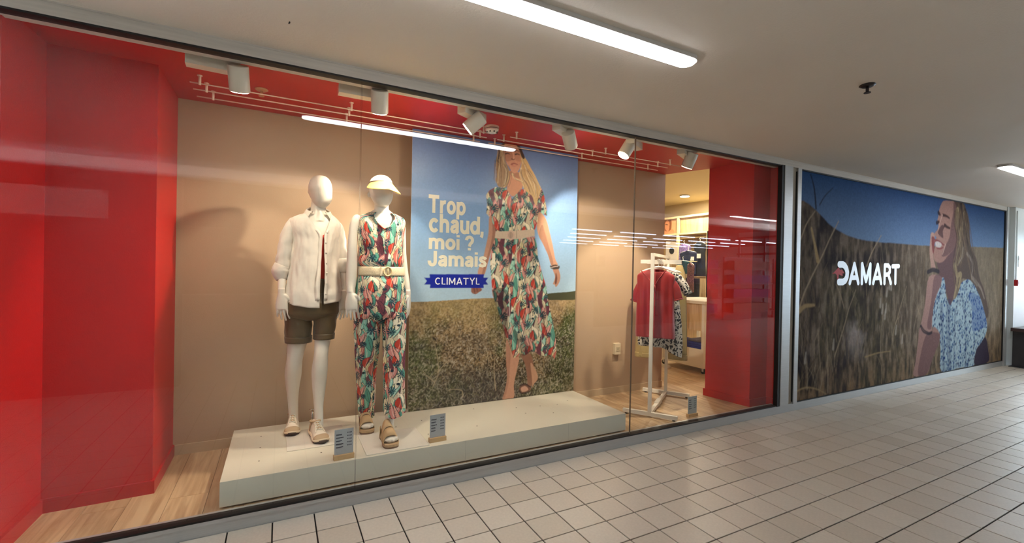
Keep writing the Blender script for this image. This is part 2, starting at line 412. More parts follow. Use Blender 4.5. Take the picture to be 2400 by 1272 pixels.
# posts between the window and the mural
mb=MB().box(4.47,-.02,.08,4.605,.03,2.497,b=.004).box(4.69,-.02,.08,4.755,.10,2.497,b=.004)
struct('trim_4',mb,ALU,label='pair of brushed metal posts between the glass and the mural')
struct('trim_5',MB().box(4.605,.0,.08,4.69,.10,2.497),mat('grey_cream_panel',(176,170,156),.5),label='narrow grey infill strip between the metal posts')
struct('trim_6',MB().box(4.43,-.015,.08,4.47,.028,2.497).box(4.683,-.012,.10,4.69,.0,2.46).box(4.755,-.002,.08,4.772,.10,2.497).box(10.335,-.002,.08,10.352,.1,2.497).box(4.772,-.002,2.485,10.335,.1,2.497).box(4.772,-.002,.08,10.335,.1,.0885),BLACK,label='black seals beside the posts and around the mural')
struct('trim_7',MB().box(10.352,-.02,-.004,10.44,.10,2.56,b=.004),ALU,label='brushed metal post at the far end of the mural')
for i,(a,b) in enumerate([(-4.,.411),(.416,2.532),(2.537,4.435)]):
    m=MB(); m.box(a,.010,.088,b,.022,2.490)
    # outer face = face index 2 (y0 side)
    m.mi=[1,1,0,1,2,2]
    o=struct('window_%d'%(i+1),m,[GL,GLI,GLE])
# ------------------------------------------------------------------ display bay
ZF,ZC=.06,2.55
struct('ceiling',MB().prism([(-1.7,.1),(4.45,.1),(4.45,.62),(4.19,.62),(4.0,1.1),(4.0,1.16),(-1.7,1.16)],ZC,ZC+.12),RED,label='glossy red ceiling of the display bay')
struct('wall_back',MB().box(-.645,1.10,ZF,4.0,1.20,ZC),BEIGE,label='plain beige wall behind the mannequins')
struct('wall_left',MB().prism([(-1.12,.095),(-1.11,.50),(-.642,.52),(-.645,1.2),(-1.7,1.2),(-1.7,.095)],ZF,ZC),RED,label='red wall stepping back at the left of the window')
struct('wall_right',MB().prism([(4.17,.63),(4.235,.15),(4.50,.15),(4.505,.032),(4.7,.032),(4.7,.63)],ZF,ZC),RED,label='red wall closing the right end of the window')
struct('baseboard_left',MB().prism([(-1.105,.10),(-1.098,.488),(-.630,.508),(-.633,1.088),(-.645,1.1),(-.66,1.1),(-.655,.53),(-1.13,.51),(-1.13,.10)],ZF,ZF+.075),REDB)
struct('baseboard_back',MB().box(-.633,1.088,ZF,4.0,1.10,ZF+.07),BEIGEB)
struct('baseboard_right',MB().prism([(4.158,.645),(4.223,.138),(4.49,.138),(4.494,.034),(4.53,.034),(4.53,.16),(4.25,.165),(4.18,.66)],ZF,ZF+.075),REDB)
# shop floor of oak boards
SUB=struct('floor',MB().box(-1.7,.09,-.02,9.,6.6,ZF-.004),mat('floor_underlay',(70,52,38),.9),label='oak floor inside the shop')
bw=.19; cache={}
def plank(w,l):
    k=(round(w,3),round(l,3))
    if k not in cache:
        m=MB(); a,b=w/2-.0006,l/2-.0006; t=.001
        m.add([(-a,-b,-.004),(a,-b,-.004),(a,b,-.004),(-a,b,-.004),(-a+t,-b+t,0),(a-t,-b+t,0),(a-t,b-t,0),(-a+t,b-t,0)],[(0,1,5,4),(1,2,6,5),(2,3,7,6),(3,0,4,7),(4,5,6,7)])
        me=bpy.data.meshes.new('floor_plank'); me.from_pydata(m.v,[],m.f); me.materials.append(WOOD); cache[k]=me
    return cache[k]
i=0; x=-1.30
while x<7.0:
    y=.092-random.choice((0,.3,.6,.9)); 
    while y<4.4:
        ya,yb=max(y,.092),min(y+1.2,4.4)
        if yb-ya>.02 and not (x<3.6 and ya>1.1) and not(x>4.2 and yb<.6):
            if x<3.6: yb=min(yb,1.1)
            o=bpy.data.objects.new('floor_plank',plank(bw,yb-ya)); COL.objects.link(o); o.parent=SUB; o.location=(x+bw/2,(ya+yb)/2,ZF)
        y+=1.2
    x+=bw
# ------------------------------------------------------------------ platform
pl=thing('display_platform','long low white plinth carrying both mannequins, dotted with small screw holes','plinth',(1.15,.55,ZF))
obj('deck',MB().box(-.274,.137,ZF+.012,2.60,1.0,.2115,b=.002),SHW,pl)
obj('recessed_base',MB().box(-.24,.16,ZF,2.56,.97,ZF+.0125),BLACK,pl)
hole=mat('screw_hole',(70,55,42),.8)
hs=((-0.0947,0.3537),(-0.0954,0.5751),(-0.0977,0.7965),(0.2525,0.3329),(0.9987,0.6598),(1.4787,0.7615),(1.344,0.369),(1.8275,0.6457),(2.0421,0.6036),(2.0471,0.3977),(2.2076,0.5848),(1.8291,0.4825),(2.3589,0.6455),(0.7869,0.6002),(0.9625,0.3593))
for a,b in hs: obj('screw_hole',MB().tube([(a,b,.2122),(a,b,.2126)],.0055,8),hole,pl)
for xx in (1.16,2.02): obj('panel_joint',MB().box(xx,.1366,ZF+.02,xx+.0012,.1371,.2121),mat('joint_grey',(170,165,150),.7),pl)
# ------------------------------------------------------------------ printed poster
def bary(P,extra=None):
    return P
PO=Paint(1.66,2.338,400,(150,180,215))
H,Wd=PO.H,PO.W
vv=PO.v[:,None]/PO.h; 
top=np.array(lin((104,132,190)));mid=np.array(lin((142,182,226)));low=np.array(lin((176,204,222)))
t=np.clip((vv-.40)/.6,0,1)[...,None]
sky=np.where(t<.45,low+(mid-low)*(t/.45),mid+(top-mid)*((t-.45)/.55))
PO.a[:]=sky*(1+.03*(fbm(H,Wd,6,3,3,3)[...,None]-.5))
n1=fbm(H,Wd,10,4,5,11); n2=fbm(H,Wd,40,30,3,21); n3=fbm(H,Wd,230,170,2,31); n4=fbm(H,Wd,5,4,4,41)
tan=np.array(lin((196,170,128)));brn=np.array(lin((96,82,56)));grn=np.array(lin((98,106,44)));gry=np.array(lin((196,186,170)));drk=np.array(lin((52,46,38)));blu=np.array(lin((58,58,64)))
d=np.clip(1-vv/.41,0,1)   # 0 at horizon, 1 at bottom
land=np.ones((H,Wd,3))*tan
def mixin(col,m):
    global land
    m=np.clip(m,0,1)[...,None]; land=land*(1-m)+col*m
mixin(brn,(n1-.52)*9*(.25+d)); mixin(np.array(lin((150,124,84))),np.clip(d*1.5-.1,0,.8))
mixin(grn,(n4-.53)*10*np.clip(d*2.2,0,1)*np.clip(1.8-d*1.3,0,1)); mixin(brn,(n2-.5)*4*(.2+d)); mixin(gry,(n3-.54)*5*(.15+.8*d)); mixin(drk,(.47-n3)*5*(.1+1.0*d)*(.5+n1))
U=PO.u[None,:]/PO.w
mixin(blu,np.clip((d-.62)*4,0,1)*np.clip(1-np.abs(U-.42)*2.6,0,1)*.8); mixin(grn,np.clip((U-.74)*5,0,1)*np.clip((d-.4)*2,0,1)*.6*(n2*1.2)); mixin(drk,np.clip((d-.55)*1.6,0,.55)*np.clip(n1*2.2-.5,0,1))
land=land**1.22*(1+.45*(n3[...,None]-.5))
PO.fill(((-0.016,-0.118),(-0.034,0.906),(0.181,0.909),(0.527,0.926),(0.732,0.931),(1.128,0.918),(1.413,0.914),(1.741,0.931),(1.773,-0.378)),land,smooth=False)
PO.fill(((1.268,0.916),(1.296,0.956),(1.411,0.972),(1.56,0.979),(1.74,0.991),(1.742,0.91),(1.413,0.902)),(72,74,46))
rg=random.Random(3)
for i in range(2600):   # scrub: light dry twigs and small leaves, bigger toward the front
    q=rg.random()**.7; x=rg.random()*1.66; y=(1-q)*.86; l=.008+.034*q
    c=rg.choice([(214,204,186),(198,184,158),(168,150,116),(74,70,40),(60,50,40),(150,150,90),(228,222,210)])
    a=rg.gauss(PI/2,.7); PO.stroke([(x,y),(x+l*.5*math.cos(a),y+l*.5*math.sin(a)),(x+l*math.cos(a+rg.uniform(-.6,.6)),y+l*math.sin(a))],.0010+.0014*q*rg.random(),.0006,c,.6,2)
for pts in (((0.213,0.192),(0.259,0.314),(0.233,0.497),(0.206,0.57)),((0.248,0.307),(0.323,0.381),(0.379,0.421)),((0.224,0.227),(0.156,0.287),(0.119,0.333)),((0.801,0.092),(0.78,0.268),(0.786,0.402)),((0.728,0.349),(0.7,0.466),(0.649,0.545)),((0.484,0.07),(0.471,0.128),(0.385,0.148),(0.346,0.137))):
    PO.stroke(pts,.004,.0015,(190,170,140),.8)
def skin(base,sh): 
    b=np.array(lin(base)); s_=np.array(lin(sh))
    return b,s_
SK=(204,150,122); SKD=(136,88,70)
def flop(sc,ox=0.,gain=1.):
    def f(u,v): return flo((u+ox)*sc,v*sc)*gain
    return f
# legs
PO.fill(((1.053,0.398),(1.156,0.399),(1.197,0.272),(1.242,0.169),(1.21,0.122),(1.172,0.101),(1.164,0.061),(1.135,0.089),(1.118,0.221),(1.092,0.322)),(150,104,82))
PO.fill(((1.158,0.316),(1.207,0.255),(1.242,0.169),(1.201,0.115),(1.184,0.083),(1.175,0.175)),(196,148,118))
PO.fill(((1.051,0.105),(1.106,0.116),(1.154,0.078),(1.145,0.046),(1.071,0.042),(1.04,0.066)),(120,80,62)); PO.fill(((1.06,0.09),(1.106,0.101),(1.14,0.067),(1.108,0.051),(1.07,0.053)),(206,158,134))
PO.stroke(((1.04,0.066),(1.071,0.037),(1.155,0.045)),.006,.005,(60,40,34)); PO.stroke(((1.05,0.114),(1.106,0.12),(1.163,0.086)),.007,.006,(66,44,38))
PO.fill(((0.9,0.552),(0.971,0.395),(1.034,0.375),(1.015,0.271),(0.986,0.128),(0.99,0.011),(0.925,0.006),(0.87,0.005),(0.892,0.082),(0.912,0.2),(0.9,0.361)),(206,152,124))
PO.fill(((0.9,0.552),(0.943,0.438),(0.938,0.278),(0.927,0.134),(0.89,0.01),(0.87,0.005),(0.892,0.082),(0.912,0.2),(0.898,0.361)),(170,120,96),.6)
# arms
PO.fill(((0.706,1.665),(0.76,1.621),(0.767,1.52),(0.758,1.449),(0.73,1.354),(0.694,1.228),(0.664,1.138),(0.605,1.141),(0.613,1.203),(0.645,1.266),(0.678,1.406),(0.699,1.516)),(206,154,126))
PO.fill(((0.732,1.643),(0.762,1.622),(0.767,1.52),(0.754,1.441),(0.726,1.354),(0.69,1.228),(0.664,1.138),(0.641,1.142),(0.68,1.267),(0.72,1.408),(0.739,1.518)),(150,100,80),.65)
PO.fill(((0.55,1.026),(0.609,1.03),(0.637,1.018),(0.644,1.001),(0.617,0.983),(0.587,0.966),(0.552,0.976),(0.542,0.999)),(150,100,84)); 
for p in (((0.568,1.018),(0.577,0.987),(0.576,0.971)),((0.597,1.018),(0.602,0.991))): PO.stroke(p,.004,.003,(96,58,48))
PO.fill(((1.204,1.659),(1.216,1.738),(1.27,1.709),(1.305,1.658),(1.331,1.584),(1.376,1.436),(1.409,1.303),(1.441,1.24),(1.371,1.23),(1.327,1.334),(1.266,1.44),(1.216,1.52),(1.195,1.601)),(212,160,130))
PO.fill(((1.253,1.621),(1.288,1.549),(1.335,1.417),(1.378,1.302),(1.389,1.235),(1.371,1.23),(1.327,1.334),(1.266,1.44),(1.221,1.52)),(150,102,82),.55)
PO.fill(((1.379,1.226),(1.434,1.227),(1.469,1.152),(1.472,1.109),(1.458,1.067),(1.426,1.028),(1.409,1.05),(1.389,1.058),(1.404,1.092),(1.411,1.134),(1.392,1.176)),(190,140,116))
PO.fill(((1.421,1.168),(1.437,1.117),(1.428,1.058),(1.411,1.067),(1.416,1.117)),(104,62,50),.9)
for p in (((1.36,1.222),(1.409,1.239),(1.457,1.228)),((1.366,1.211),(1.419,1.217),(1.458,1.216)),((1.357,1.23),(1.39,1.205),(1.45,1.209))): PO.stroke(p,.006,.006,(74,62,54))
PO.stroke(((1.355,1.213),(1.404,1.222),(1.449,1.234)),.0022,.0022,(214,206,196))
# dress
PO.fill(((0.762,1.469),(0.726,1.354),(0.719,1.252),(0.73,1.143),(0.746,1.0),(0.781,1.0),(0.842,0.999),(0.922,0.999),(1.306,0.997),(1.32,1.016),(1.258,1.182),(1.217,1.305),(1.201,1.429),(1.174,1.505),(0.921,1.465)),flop(.82,0),smooth=False)
PO.fill(((0.741,1.008),(0.751,0.953),(0.783,0.882),(0.825,0.77),(0.871,0.649),(0.896,0.553),(0.924,0.551),(0.947,0.486),(0.974,0.378),(1.003,0.377),(1.053,0.407),(1.105,0.392),(1.151,0.424),(1.213,0.405),(1.257,0.379),(1.311,0.367),(1.389,0.378),(1.428,0.327),(1.445,0.404),(1.434,0.523),(1.402,0.66),(1.361,0.812),(1.321,0.997),(1.143,1.006)),flop(.82,0),smooth=False)
# shaded inner folds of the skirt print
PO.fill(((0.746,1.0),(0.829,0.77),(0.896,0.553),(0.907,0.664),(0.89,0.84),(0.895,0.999)),(18,24,26),.62)
PO.fill(((1.053,0.407),(1.105,0.392),(1.155,0.432),(1.116,0.508),(1.003,0.619),(0.966,0.613)),(60,30,26),.45)
for p,w in ((((0.948,1.458),(0.916,1.289),(0.913,0.999)),0.01),(((1.003,1.452),(1.044,1.26),(1.105,0.998)),0.008),(((1.095,1.473),(1.156,1.263),(1.219,0.998)),0.008),(((0.89,0.84),(0.911,0.664),(0.951,0.485)),0.008),(((1.106,0.982),(1.148,0.752),(1.173,0.504)),0.007),(((1.24,0.915),(1.304,0.664),(1.349,0.41)),0.007)): PO.stroke(p,w,w*.5,(30,34,40),.4)
for p in (((0.984,1.46),(0.989,1.259),(1.013,0.999)),((0.922,0.999),(0.927,0.759),(0.968,0.549)),((1.2,0.998),(1.244,0.749),(1.279,0.482))): PO.stroke(p,.006,.003,(240,232,220),.55)
PO.fill(((0.668,1.848),(0.701,1.894),(0.761,1.928),(0.866,1.926),(0.931,1.836),(0.975,1.892),(1.02,1.933),(1.121,1.951),(1.22,1.99),(1.265,1.92),(1.303,1.766),(1.311,1.706),(1.265,1.721),(1.221,1.741),(1.21,1.721),(1.204,1.651),(1.177,1.567),(0.964,1.543),(0.769,1.529),(0.764,1.567),(0.738,1.604),(0.725,1.664),(0.702,1.658),(0.673,1.685),(0.68,1.764)),flop(.82,.11,1.18),smooth=False)
for p,w in ((((0.931,1.836),(0.942,1.546)),0.0035),(((0.728,1.861),(0.717,1.751),(0.728,1.666)),0.008),(((1.204,1.857),(1.216,1.734)),0.006),(((0.809,1.727),(0.804,1.538)),0.006),(((1.052,1.722),(1.028,1.55)),0.006),(((0.89,1.638),(0.883,1.542)),0.005)): PO.stroke(p,w,w*.6,(36,36,44),.5)
# neck, face
PO.fill(((0.895,2.087),(1.008,2.078),(1.036,1.958),(1.012,1.928),(0.975,1.885),(0.931,1.858),(0.9,1.884),(0.874,1.925),(0.891,1.998)),(224,158,122)); PO.fill(((0.908,2.083),(1.008,2.078),(1.009,2.033),(0.952,2.038),(0.908,2.055)),(160,104,78),.6)
PO.fill(((0.823,2.302),(0.853,2.339),(0.902,2.357),(0.952,2.342),(0.994,2.293),(1.012,2.234),(1.016,2.179),(1.001,2.122),(0.973,2.084),(0.939,2.074),(0.904,2.104),(0.869,2.15),(0.847,2.196),(0.836,2.249)),(222,160,130))
PO.fill(((0.836,2.266),(0.861,2.269),(0.916,2.26),(0.93,2.207),(0.906,2.182),(0.869,2.171),(0.847,2.196)),(176,116,90),.6)
PO.fill(((0.947,2.264),(0.994,2.276),(1.012,2.234),(1.015,2.19),(0.968,2.19),(0.948,2.215)),(190,130,104),.5)
for p,w,c in ((((0.85,2.262),(0.873,2.275),(0.904,2.271)),0.006,1),(((0.947,2.273),(0.969,2.284),(0.996,2.276)),0.006,1),(((0.854,2.238),(0.876,2.246),(0.895,2.24)),0.007,2),(((0.954,2.246),(0.976,2.253),(0.997,2.248)),0.007,2),(((0.918,2.2),(0.933,2.195),(0.949,2.204)),0.007,3),(((0.916,2.15),(0.943,2.162),(0.981,2.155)),0.008,4)): PO.stroke(p,w,w*.5,{1:(84,52,40),2:(40,26,26),3:(120,70,54),4:(168,86,78)}[c],.9)
PO.stroke(((0.929,2.262),(0.936,2.224),(0.939,2.203)),.006,.004,(236,186,158),.6); PO.stroke(((0.925,2.139),(0.947,2.137),(0.972,2.146)),.005,.003,(206,120,108),.7)
# hair
PO.fill(((0.823,2.296),(0.831,2.347),(0.859,2.363),(0.901,2.374),(0.951,2.365),(0.99,2.337),(1.023,2.291),(1.049,2.239),(1.082,2.199),(1.123,2.136),(1.163,2.084),(1.204,2.015),(1.226,1.977),(1.232,1.944),(1.22,1.897),(1.201,1.85),(1.189,1.797),(1.169,1.813),(1.141,1.878),(1.102,1.903),(1.063,1.927),(1.036,1.969),(1.009,2.033),(0.996,2.076),(1.016,2.146),(1.015,2.212),(0.994,2.287),(0.952,2.337),(0.902,2.352),(0.859,2.334)),(226,190,130))
PO.fill(((0.823,2.296),(0.831,2.347),(0.859,2.363),(0.901,2.374),(0.951,2.365),(0.99,2.337),(1.023,2.291),(1.053,2.234),(1.043,2.216),(1.024,2.219),(0.994,2.287),(0.952,2.34),(0.902,2.354),(0.853,2.334)),(66,42,32))
PO.fill(((0.826,2.33),(0.79,2.286),(0.762,2.19),(0.754,2.135),(0.765,2.066),(0.766,2.017),(0.757,1.995),(0.773,1.958),(0.789,1.933),(0.837,1.93),(0.868,1.941),(0.897,1.999),(0.902,2.055),(0.87,2.128),(0.844,2.19),(0.833,2.265),(0.841,2.321)),(170,134,98))
PO.fill(((0.826,2.33),(0.79,2.286),(0.762,2.19),(0.754,2.135),(0.765,2.071),(0.791,2.118),(0.801,2.195),(0.818,2.263),(0.838,2.31)),(74,50,38))
hair=(((0.806,2.261),(0.793,2.14),(0.786,2.041),(0.782,1.965)),((0.824,2.264),(0.845,2.157),(0.865,2.078),(0.849,1.95)),((0.813,2.197),(0.822,2.078),(0.819,1.947)),((0.857,2.148),(0.89,2.064),(0.867,1.963),(0.837,1.932)),((0.772,2.148),(0.774,2.051),(0.769,1.985)),((1.024,2.214),(1.065,2.129),(1.099,2.043),(1.139,1.969)),((1.031,2.181),(1.098,2.077),(1.158,1.993),(1.181,1.871)),((1.008,2.1),(1.035,2.036),(1.087,1.975),(1.114,1.921)),((1.045,2.149),(1.059,2.073),(1.113,1.988),(1.154,1.885)),((1.097,2.122),(1.151,2.049),(1.198,1.975),(1.2,1.884)),((0.927,2.063),(0.953,2.027),(1.01,2.011),(1.042,1.981),(1.049,1.948)),((1.014,2.123),(1.008,2.067),(1.035,2.003)))
for i,p in enumerate(hair): PO.stroke(p,.009,.004,[(244,222,170),(250,232,190),(150,108,70),(238,206,146),(196,150,96)][i%5],.75)
for i,p in enumerate(hair): PO.stroke([(a+.012,b-.01) for a,b in p],.004,.002,(120,84,54),.5)
rh=random.Random(12)
for i in range(70):
    side=i%2; a=hair[[0,1,2,3,4][rh.randrange(5)] if side else [5,6,7,8,9][rh.randrange(5)]]; dx=rh.uniform(-.028,.028); PO.stroke([(p[0]+dx+rh.uniform(-.006,.006),p[1]+rh.uniform(-.02,.02)) for p in a],.0028,.0012,rh.choice([(252,238,200),(206,160,104),(140,98,64),(240,212,150),(180,136,92)] if not side else [(214,182,140),(110,76,52),(160,122,86),(84,56,42),(196,160,116)]),.7)
# belt
PO.fill(((0.768,1.529),(0.91,1.54),(1.172,1.571),(1.177,1.51),(1.039,1.477),(0.921,1.465),(0.762,1.469)),(226,204,178),smooth=False)
bc=((0.922,1.503),)[0]
PO.fill([(bc[0]+.040*math.cos(a),bc[1]+.046*math.sin(a)) for a in np.linspace(0,2*PI,17)[:-1]],(236,206,184)); PO.fill([(bc[0]+.027*math.cos(a),bc[1]+.032*math.sin(a)) for a in np.linspace(0,2*PI,17)[:-1]],(196,170,150))
PO.stroke([(bc[0]+.034*math.cos(a),bc[1]+.040*math.sin(a)) for a in np.linspace(0,2*PI,17)],.0015,.0015,(190,140,120),.8); PO.stroke([(bc[0],bc[1]+.03),(bc[0],bc[1]-.03)],.002,.002,(150,124,104)); PO.stroke(((0.982,1.544),(0.984,1.48)),.003,.003,(170,146,124))
# ribbon
PO.fill(((0.118,1.109),(0.169,1.107),(0.164,1.137),(0.663,1.143),(0.659,1.113),(0.706,1.113),(0.681,1.082),(0.705,1.051),(0.66,1.051),(0.663,1.02),(0.169,1.02),(0.173,1.049),(0.119,1.049),(0.143,1.08)),(14,36,158),smooth=False)
PO.a=soften(PO.a,1)*(1+.16*(fbm(PO.H,PO.W,300,220,2,91)[...,None]-.5))
# average down to the poster's own mesh
def sheet(name,P,us,vs_,plane,mats,parent):
    """plane(u,v)->world; colours averaged from the raster"""
    nu,nv=len(us),len(vs_); UU,VV=np.meshgrid(us,vs_); C=(P.sample(UU-.3/P.res,VV-.3/P.res)+P.sample(UU+.3/P.res,VV+.3/P.res)+P.sample(UU-.3/P.res,VV+.3/P.res)+P.sample(UU+.3/P.res,VV-.3/P.res))/4
    X=plane(UU,VV).reshape(-1,3)-np.array(wloc(parent))
    me=bpy.data.meshes.new(name); idx=np.arange(nu*nv).reshape(nv,nu)
    q=np.stack([idx[:-1,:-1],idx[:-1,1:],idx[1:,1:],idx[1:,:-1]],-1).reshape(-1,4)
    me.vertices.add(nu*nv); me.vertices.foreach_set('co',X.astype(np.float32).ravel()); me.loops.add(q.size); me.loops.foreach_set('vertex_index',q.ravel().astype(np.int32)); me.polygons.add(len(q)); me.polygons.foreach_set('loop_start',np.arange(0,q.size,4,dtype=np.int32)); me.update(calc_edges=True)
    ca=me.color_attributes.new('print','FLOAT_COLOR','POINT'); a=np.ones((nu*nv,4),np.float32); a[:,:3]=C.reshape(-1,3); ca.data.foreach_set('color',a.ravel())
    return link(name,me,parent,False,ms=mats)
def arc(cx,cy,rx,ry,a0,a1,n=18): return [(cx+rx*math.cos(math.radians(a0+(a1-a0)*i/n)),cy+ry*math.sin(math.radians(a0+(a1-a0)*i/n))) for i in range(n+1)]
GLY={ # width, strokes drawn on the centre line; cap height 1
'T':(.76,[[(0,.905),(.76,.905)],[(.38,.95),(.38,0)]]),'r':(.42,[[(.095,.73),(.095,0)],arc(.37,.36,.275,.29,178,88,8)+[(.42,.645)]]),
'o':(.66,[arc(.33,.365,.235,.285,0,360,28)]),'p':(.68,[[(.095,.73),(.095,-.27)],arc(.35,.365,.235,.285,0,360,28)]),'c':(.62,[arc(.33,.365,.235,.285,38,322,24)]),
'h':(.62,[[(.095,1),(.095,0)],[(.095,.44)]+arc(.315,.42,.21,.225,170,0,12)+[(.525,0)]]),
'a':(.60,[arc(.30,.455,.20,.19,160,30,9)+[(.475,.46),(.475,.10),(.50,.03),(.53,0)],[(.47,.42),(.28,.375),(.14,.31),(.10,.20),(.14,.11),(.25,.075),(.38,.11),(.465,.22)]]),
'u':(.62,[[(.095,.73),(.095,.30)]+arc(.305,.30,.21,.225,180,350,12)+[(.525,.38)],[(.525,.73),(.525,0)]]),'d':(.68,[[(.585,1),(.585,0)],arc(.33,.365,.235,.285,0,360,28)]),
'm':(.98,[[(.095,.73),(.095,0)],[(.095,.46)]+arc(.292,.44,.195,.205,170,0,10)+[(.487,0)],[(.487,.46)]+arc(.684,.44,.195,.205,170,0,10)+[(.879,0)]]),
'i':(.19,[[(.095,.73),(.095,0)],[(.095,1),(.095,.85)]]),'s':(.56,[[(.50,.53),(.44,.61),(.29,.65),(.14,.61),(.10,.52),(.16,.43),(.38,.335),(.46,.24),(.43,.12),(.28,.075),(.12,.10),(.06,.20)]]),
'J':(.56,[[(.455,1),(.455,.30)]+arc(.275,.30,.18,.22,0,-180,12)+[(.095,.36)]]),'!':(.19,[[(.095,1),(.095,.28)],[(.095,.17),(.095,0)]]),
'?':(.60,[arc(.29,.69,.205,.22,180,-30,14)+[(.33,.42),(.29,.26)],[(.29,.17),(.29,0)]]),',':(.19,[[(.095,.17),(.095,-.02),(.04,-.16)]]),' ':(.24,[]),
'C':(.74,[arc(.40,.5,.32,.42,48,312,22)]),'L':(.54,[[(.09,1),(.09,.08),(.54,.08)]]),'I':(.18,[[(.09,1),(.09,0)]]),'M':(.92,[[(.09,0),(.09,.96)],[(.09,.96),(.46,.22)],[(.46,.22),(.83,.96)],[(.83,.96),(.83,0)]]),
'A':(.82,[[(.06,0),(.41,.98)],[(.41,.98),(.76,0)],[(.18,.28),(.64,.28)]]),'Y':(.78,[[(.05,1),(.39,.5)],[(.39,.5),(.73,1)],[(.39,.5),(.39,0)]])}
def lettering(name,items,m,parent,y,u0,v0,hw=.093,gap=.075,over={}):
    """items: (string,(x0,z0),(x1,z1)) glyph extents in metres on the sheet"""
    for s_,(ax,az),(bx,bz) in items:
        mb=MB(); x=0; segs=[]
        for ch in s_:
            w,st=over.get(ch,GLY[ch])
            for l in st: segs.append([(x+a,b_) for a,b_ in l])
            x+=w+gap
        V=[];n_=0
        quads=[]
        for l in segs:
            P=np.array(l,float); d=np.gradient(P,axis=0) if len(P)>1 else P; 
            if len(P)==2: d=np.array([P[1]-P[0]]*2)
            closed=np.hypot(*(P[0]-P[-1]))<1e-6
            if closed: d[0]=d[-1]=P[1]-P[-2]
            d=d/np.hypot(d[:,0],d[:,1])[:,None]; nrm=np.stack([-d[:,1],d[:,0]],1)*hw
            quads.append((P+nrm,P-nrm))
        allp=np.concatenate([np.concatenate(q) for q in quads]); x0,y0=allp.min(0);x1,y1=allp.max(0)
        f=lambda q,yy:(u0+ax+(q[0]-x0)/(x1-x0)*(bx-ax),yy,v0+az+(q[1]-y0)/(y1-y0)*(bz-az))
        for k,(a,b_) in enumerate(quads):
            yy=y-.00006*(k%9); n=len(a); mb.add([f(q,yy) for q in a]+[f(q,yy) for q in b_],[(i,i+1,n+i+1,n+i) for i in range(n-1)])
        o=obj(name,mb,m,parent); o['kind']='stuff'
POM=colmat('poster_print',.40,spec=.5)
po=thing('poster','tall glossy poster of a woman in a leafy print dress walking through dry scrub','poster',(1.78,.90,.214))
sheet('printed_sheet',PO,np.linspace(.0,1.655,340),np.linspace(0.002,2.330,480),lambda u,v:np.stack([u+.95,np.full(u.shape,.90),v+.212],-1),POM,po)
obj('backing_board',MB().box(.95,.902,.214,2.605,.908,2.542),WHT,po)
LT=mat('cream_print',(244,238,214),.35)
for it_ in [('Trop',*((0.145,1.612),(0.477,1.805))),('chaud,',*((0.151,1.461),(0.65,1.649))),('moi ?',*((0.153,1.345),(0.56,1.479))),('Jamais !',*((0.146,1.196),(0.768,1.334)))]: lettering('slogan_line',[it_],LT,po,.8985,.95,.212,.108)
lettering('ribbon_name',[('CLIMATYL',*((0.213,1.048),(0.62,1.113)))],mat('white_print',(240,242,250),.35),po,.8984,.95,.212,.075,.13)
# ------------------------------------------------------------------ mural on the right-hand panel
MU=Paint(5.57,2.40,190,(120,150,190))
H,Wd=MU.H,MU.W; vv=MU.v[:,None]/MU.h; U=MU.u[None,:]/MU.w
st=np.array(lin((54,88,140)));sb=np.array(lin((136,164,198)))
t=np.clip((vv-.62)/.38,0,1)[...,None]; MU.a[:]=sb+(st-sb)*t
n1=fbm(H,Wd,5,10,5,51);n2=fbm(H,Wd,14,110,4,61);n3=fbm(H,Wd,60,130,3,71);n4=fbm(H,Wd,3,6,4,81)
base=np.ones((H,Wd,3))*np.array(lin((104,92,80)))
land=base
dk=np.array(lin((44,38,46)));ol=np.array(lin((112,106,80)));st_=np.array(lin((176,158,142)));wt=np.array(lin((196,184,180)))
low=np.clip(1-vv/.62,0,1)
mixin(dk,np.clip((n1-.44)*5,0,1)*np.clip(1.25-U*1.5,0,1)*.85); mixin(ol,np.clip((n4-.46)*5,0,1)*.6); mixin(st_,np.clip((n2-.5)*6,0,1)*.7*(.35+.6*U+.4*low)); mixin(dk,np.clip((.47-n2)*6,0,1)*.6)
mixin(np.array(lin((150,134,114))),np.clip((U-.3)*2.2,0,.75)*np.clip(1.3-low,0,1)); mixin(wt,np.clip((n1-.55)*6,0,1)*np.clip(1-np.abs(U-.26)*5,0,1)*np.clip(1-np.abs(vv-.28)*5,0,1)*.9)
mixin(np.array(lin((150,120,84))),np.clip((.2-vv)*6,0,1)*np.clip((n2-.42)*3,0,1)*.8); land=land*(1+.3*(n3[...,None]-.5))
hz=((0.001,2.087),(0.078,2.088),(0.17,2.064),(0.305,2.008),(0.426,1.949),(0.551,1.879),(0.696,1.828),(0.92,1.773),(1.152,1.744),(1.394,1.73),(1.732,1.728),(2.375,1.734))+((2.48,1.731),(2.869,1.735),(3.474,1.752),(4.385,1.781),(5.114,1.801),(5.627,1.811))
MU.fill([(-.05,-.05)]+[(hz[0][0]-.05,hz[0][1])]+list(hz)+[(5.6,hz[-1][1]),(5.6,-.05)],land,smooth=False)
rg=random.Random(9)
for i in range(620):
    x=rg.random()**1.2*5.5; y=rg.random()**1.6*1.35; l=rg.uniform(.12,.5); a=rg.gauss(PI/2,.22)
    c=rg.choice([(172,150,120),(146,126,100),(196,178,150),(58,48,46),(120,108,84),(90,78,66)])
    MU.stroke([(x,y),(x+l*.5*math.cos(a),y+l*.5*math.sin(a)),(x+l*math.cos(a+.2*rg.gauss(0,1)),y+l*math.sin(a))],.006*rg.random()+.002,.002,c,.5,2)
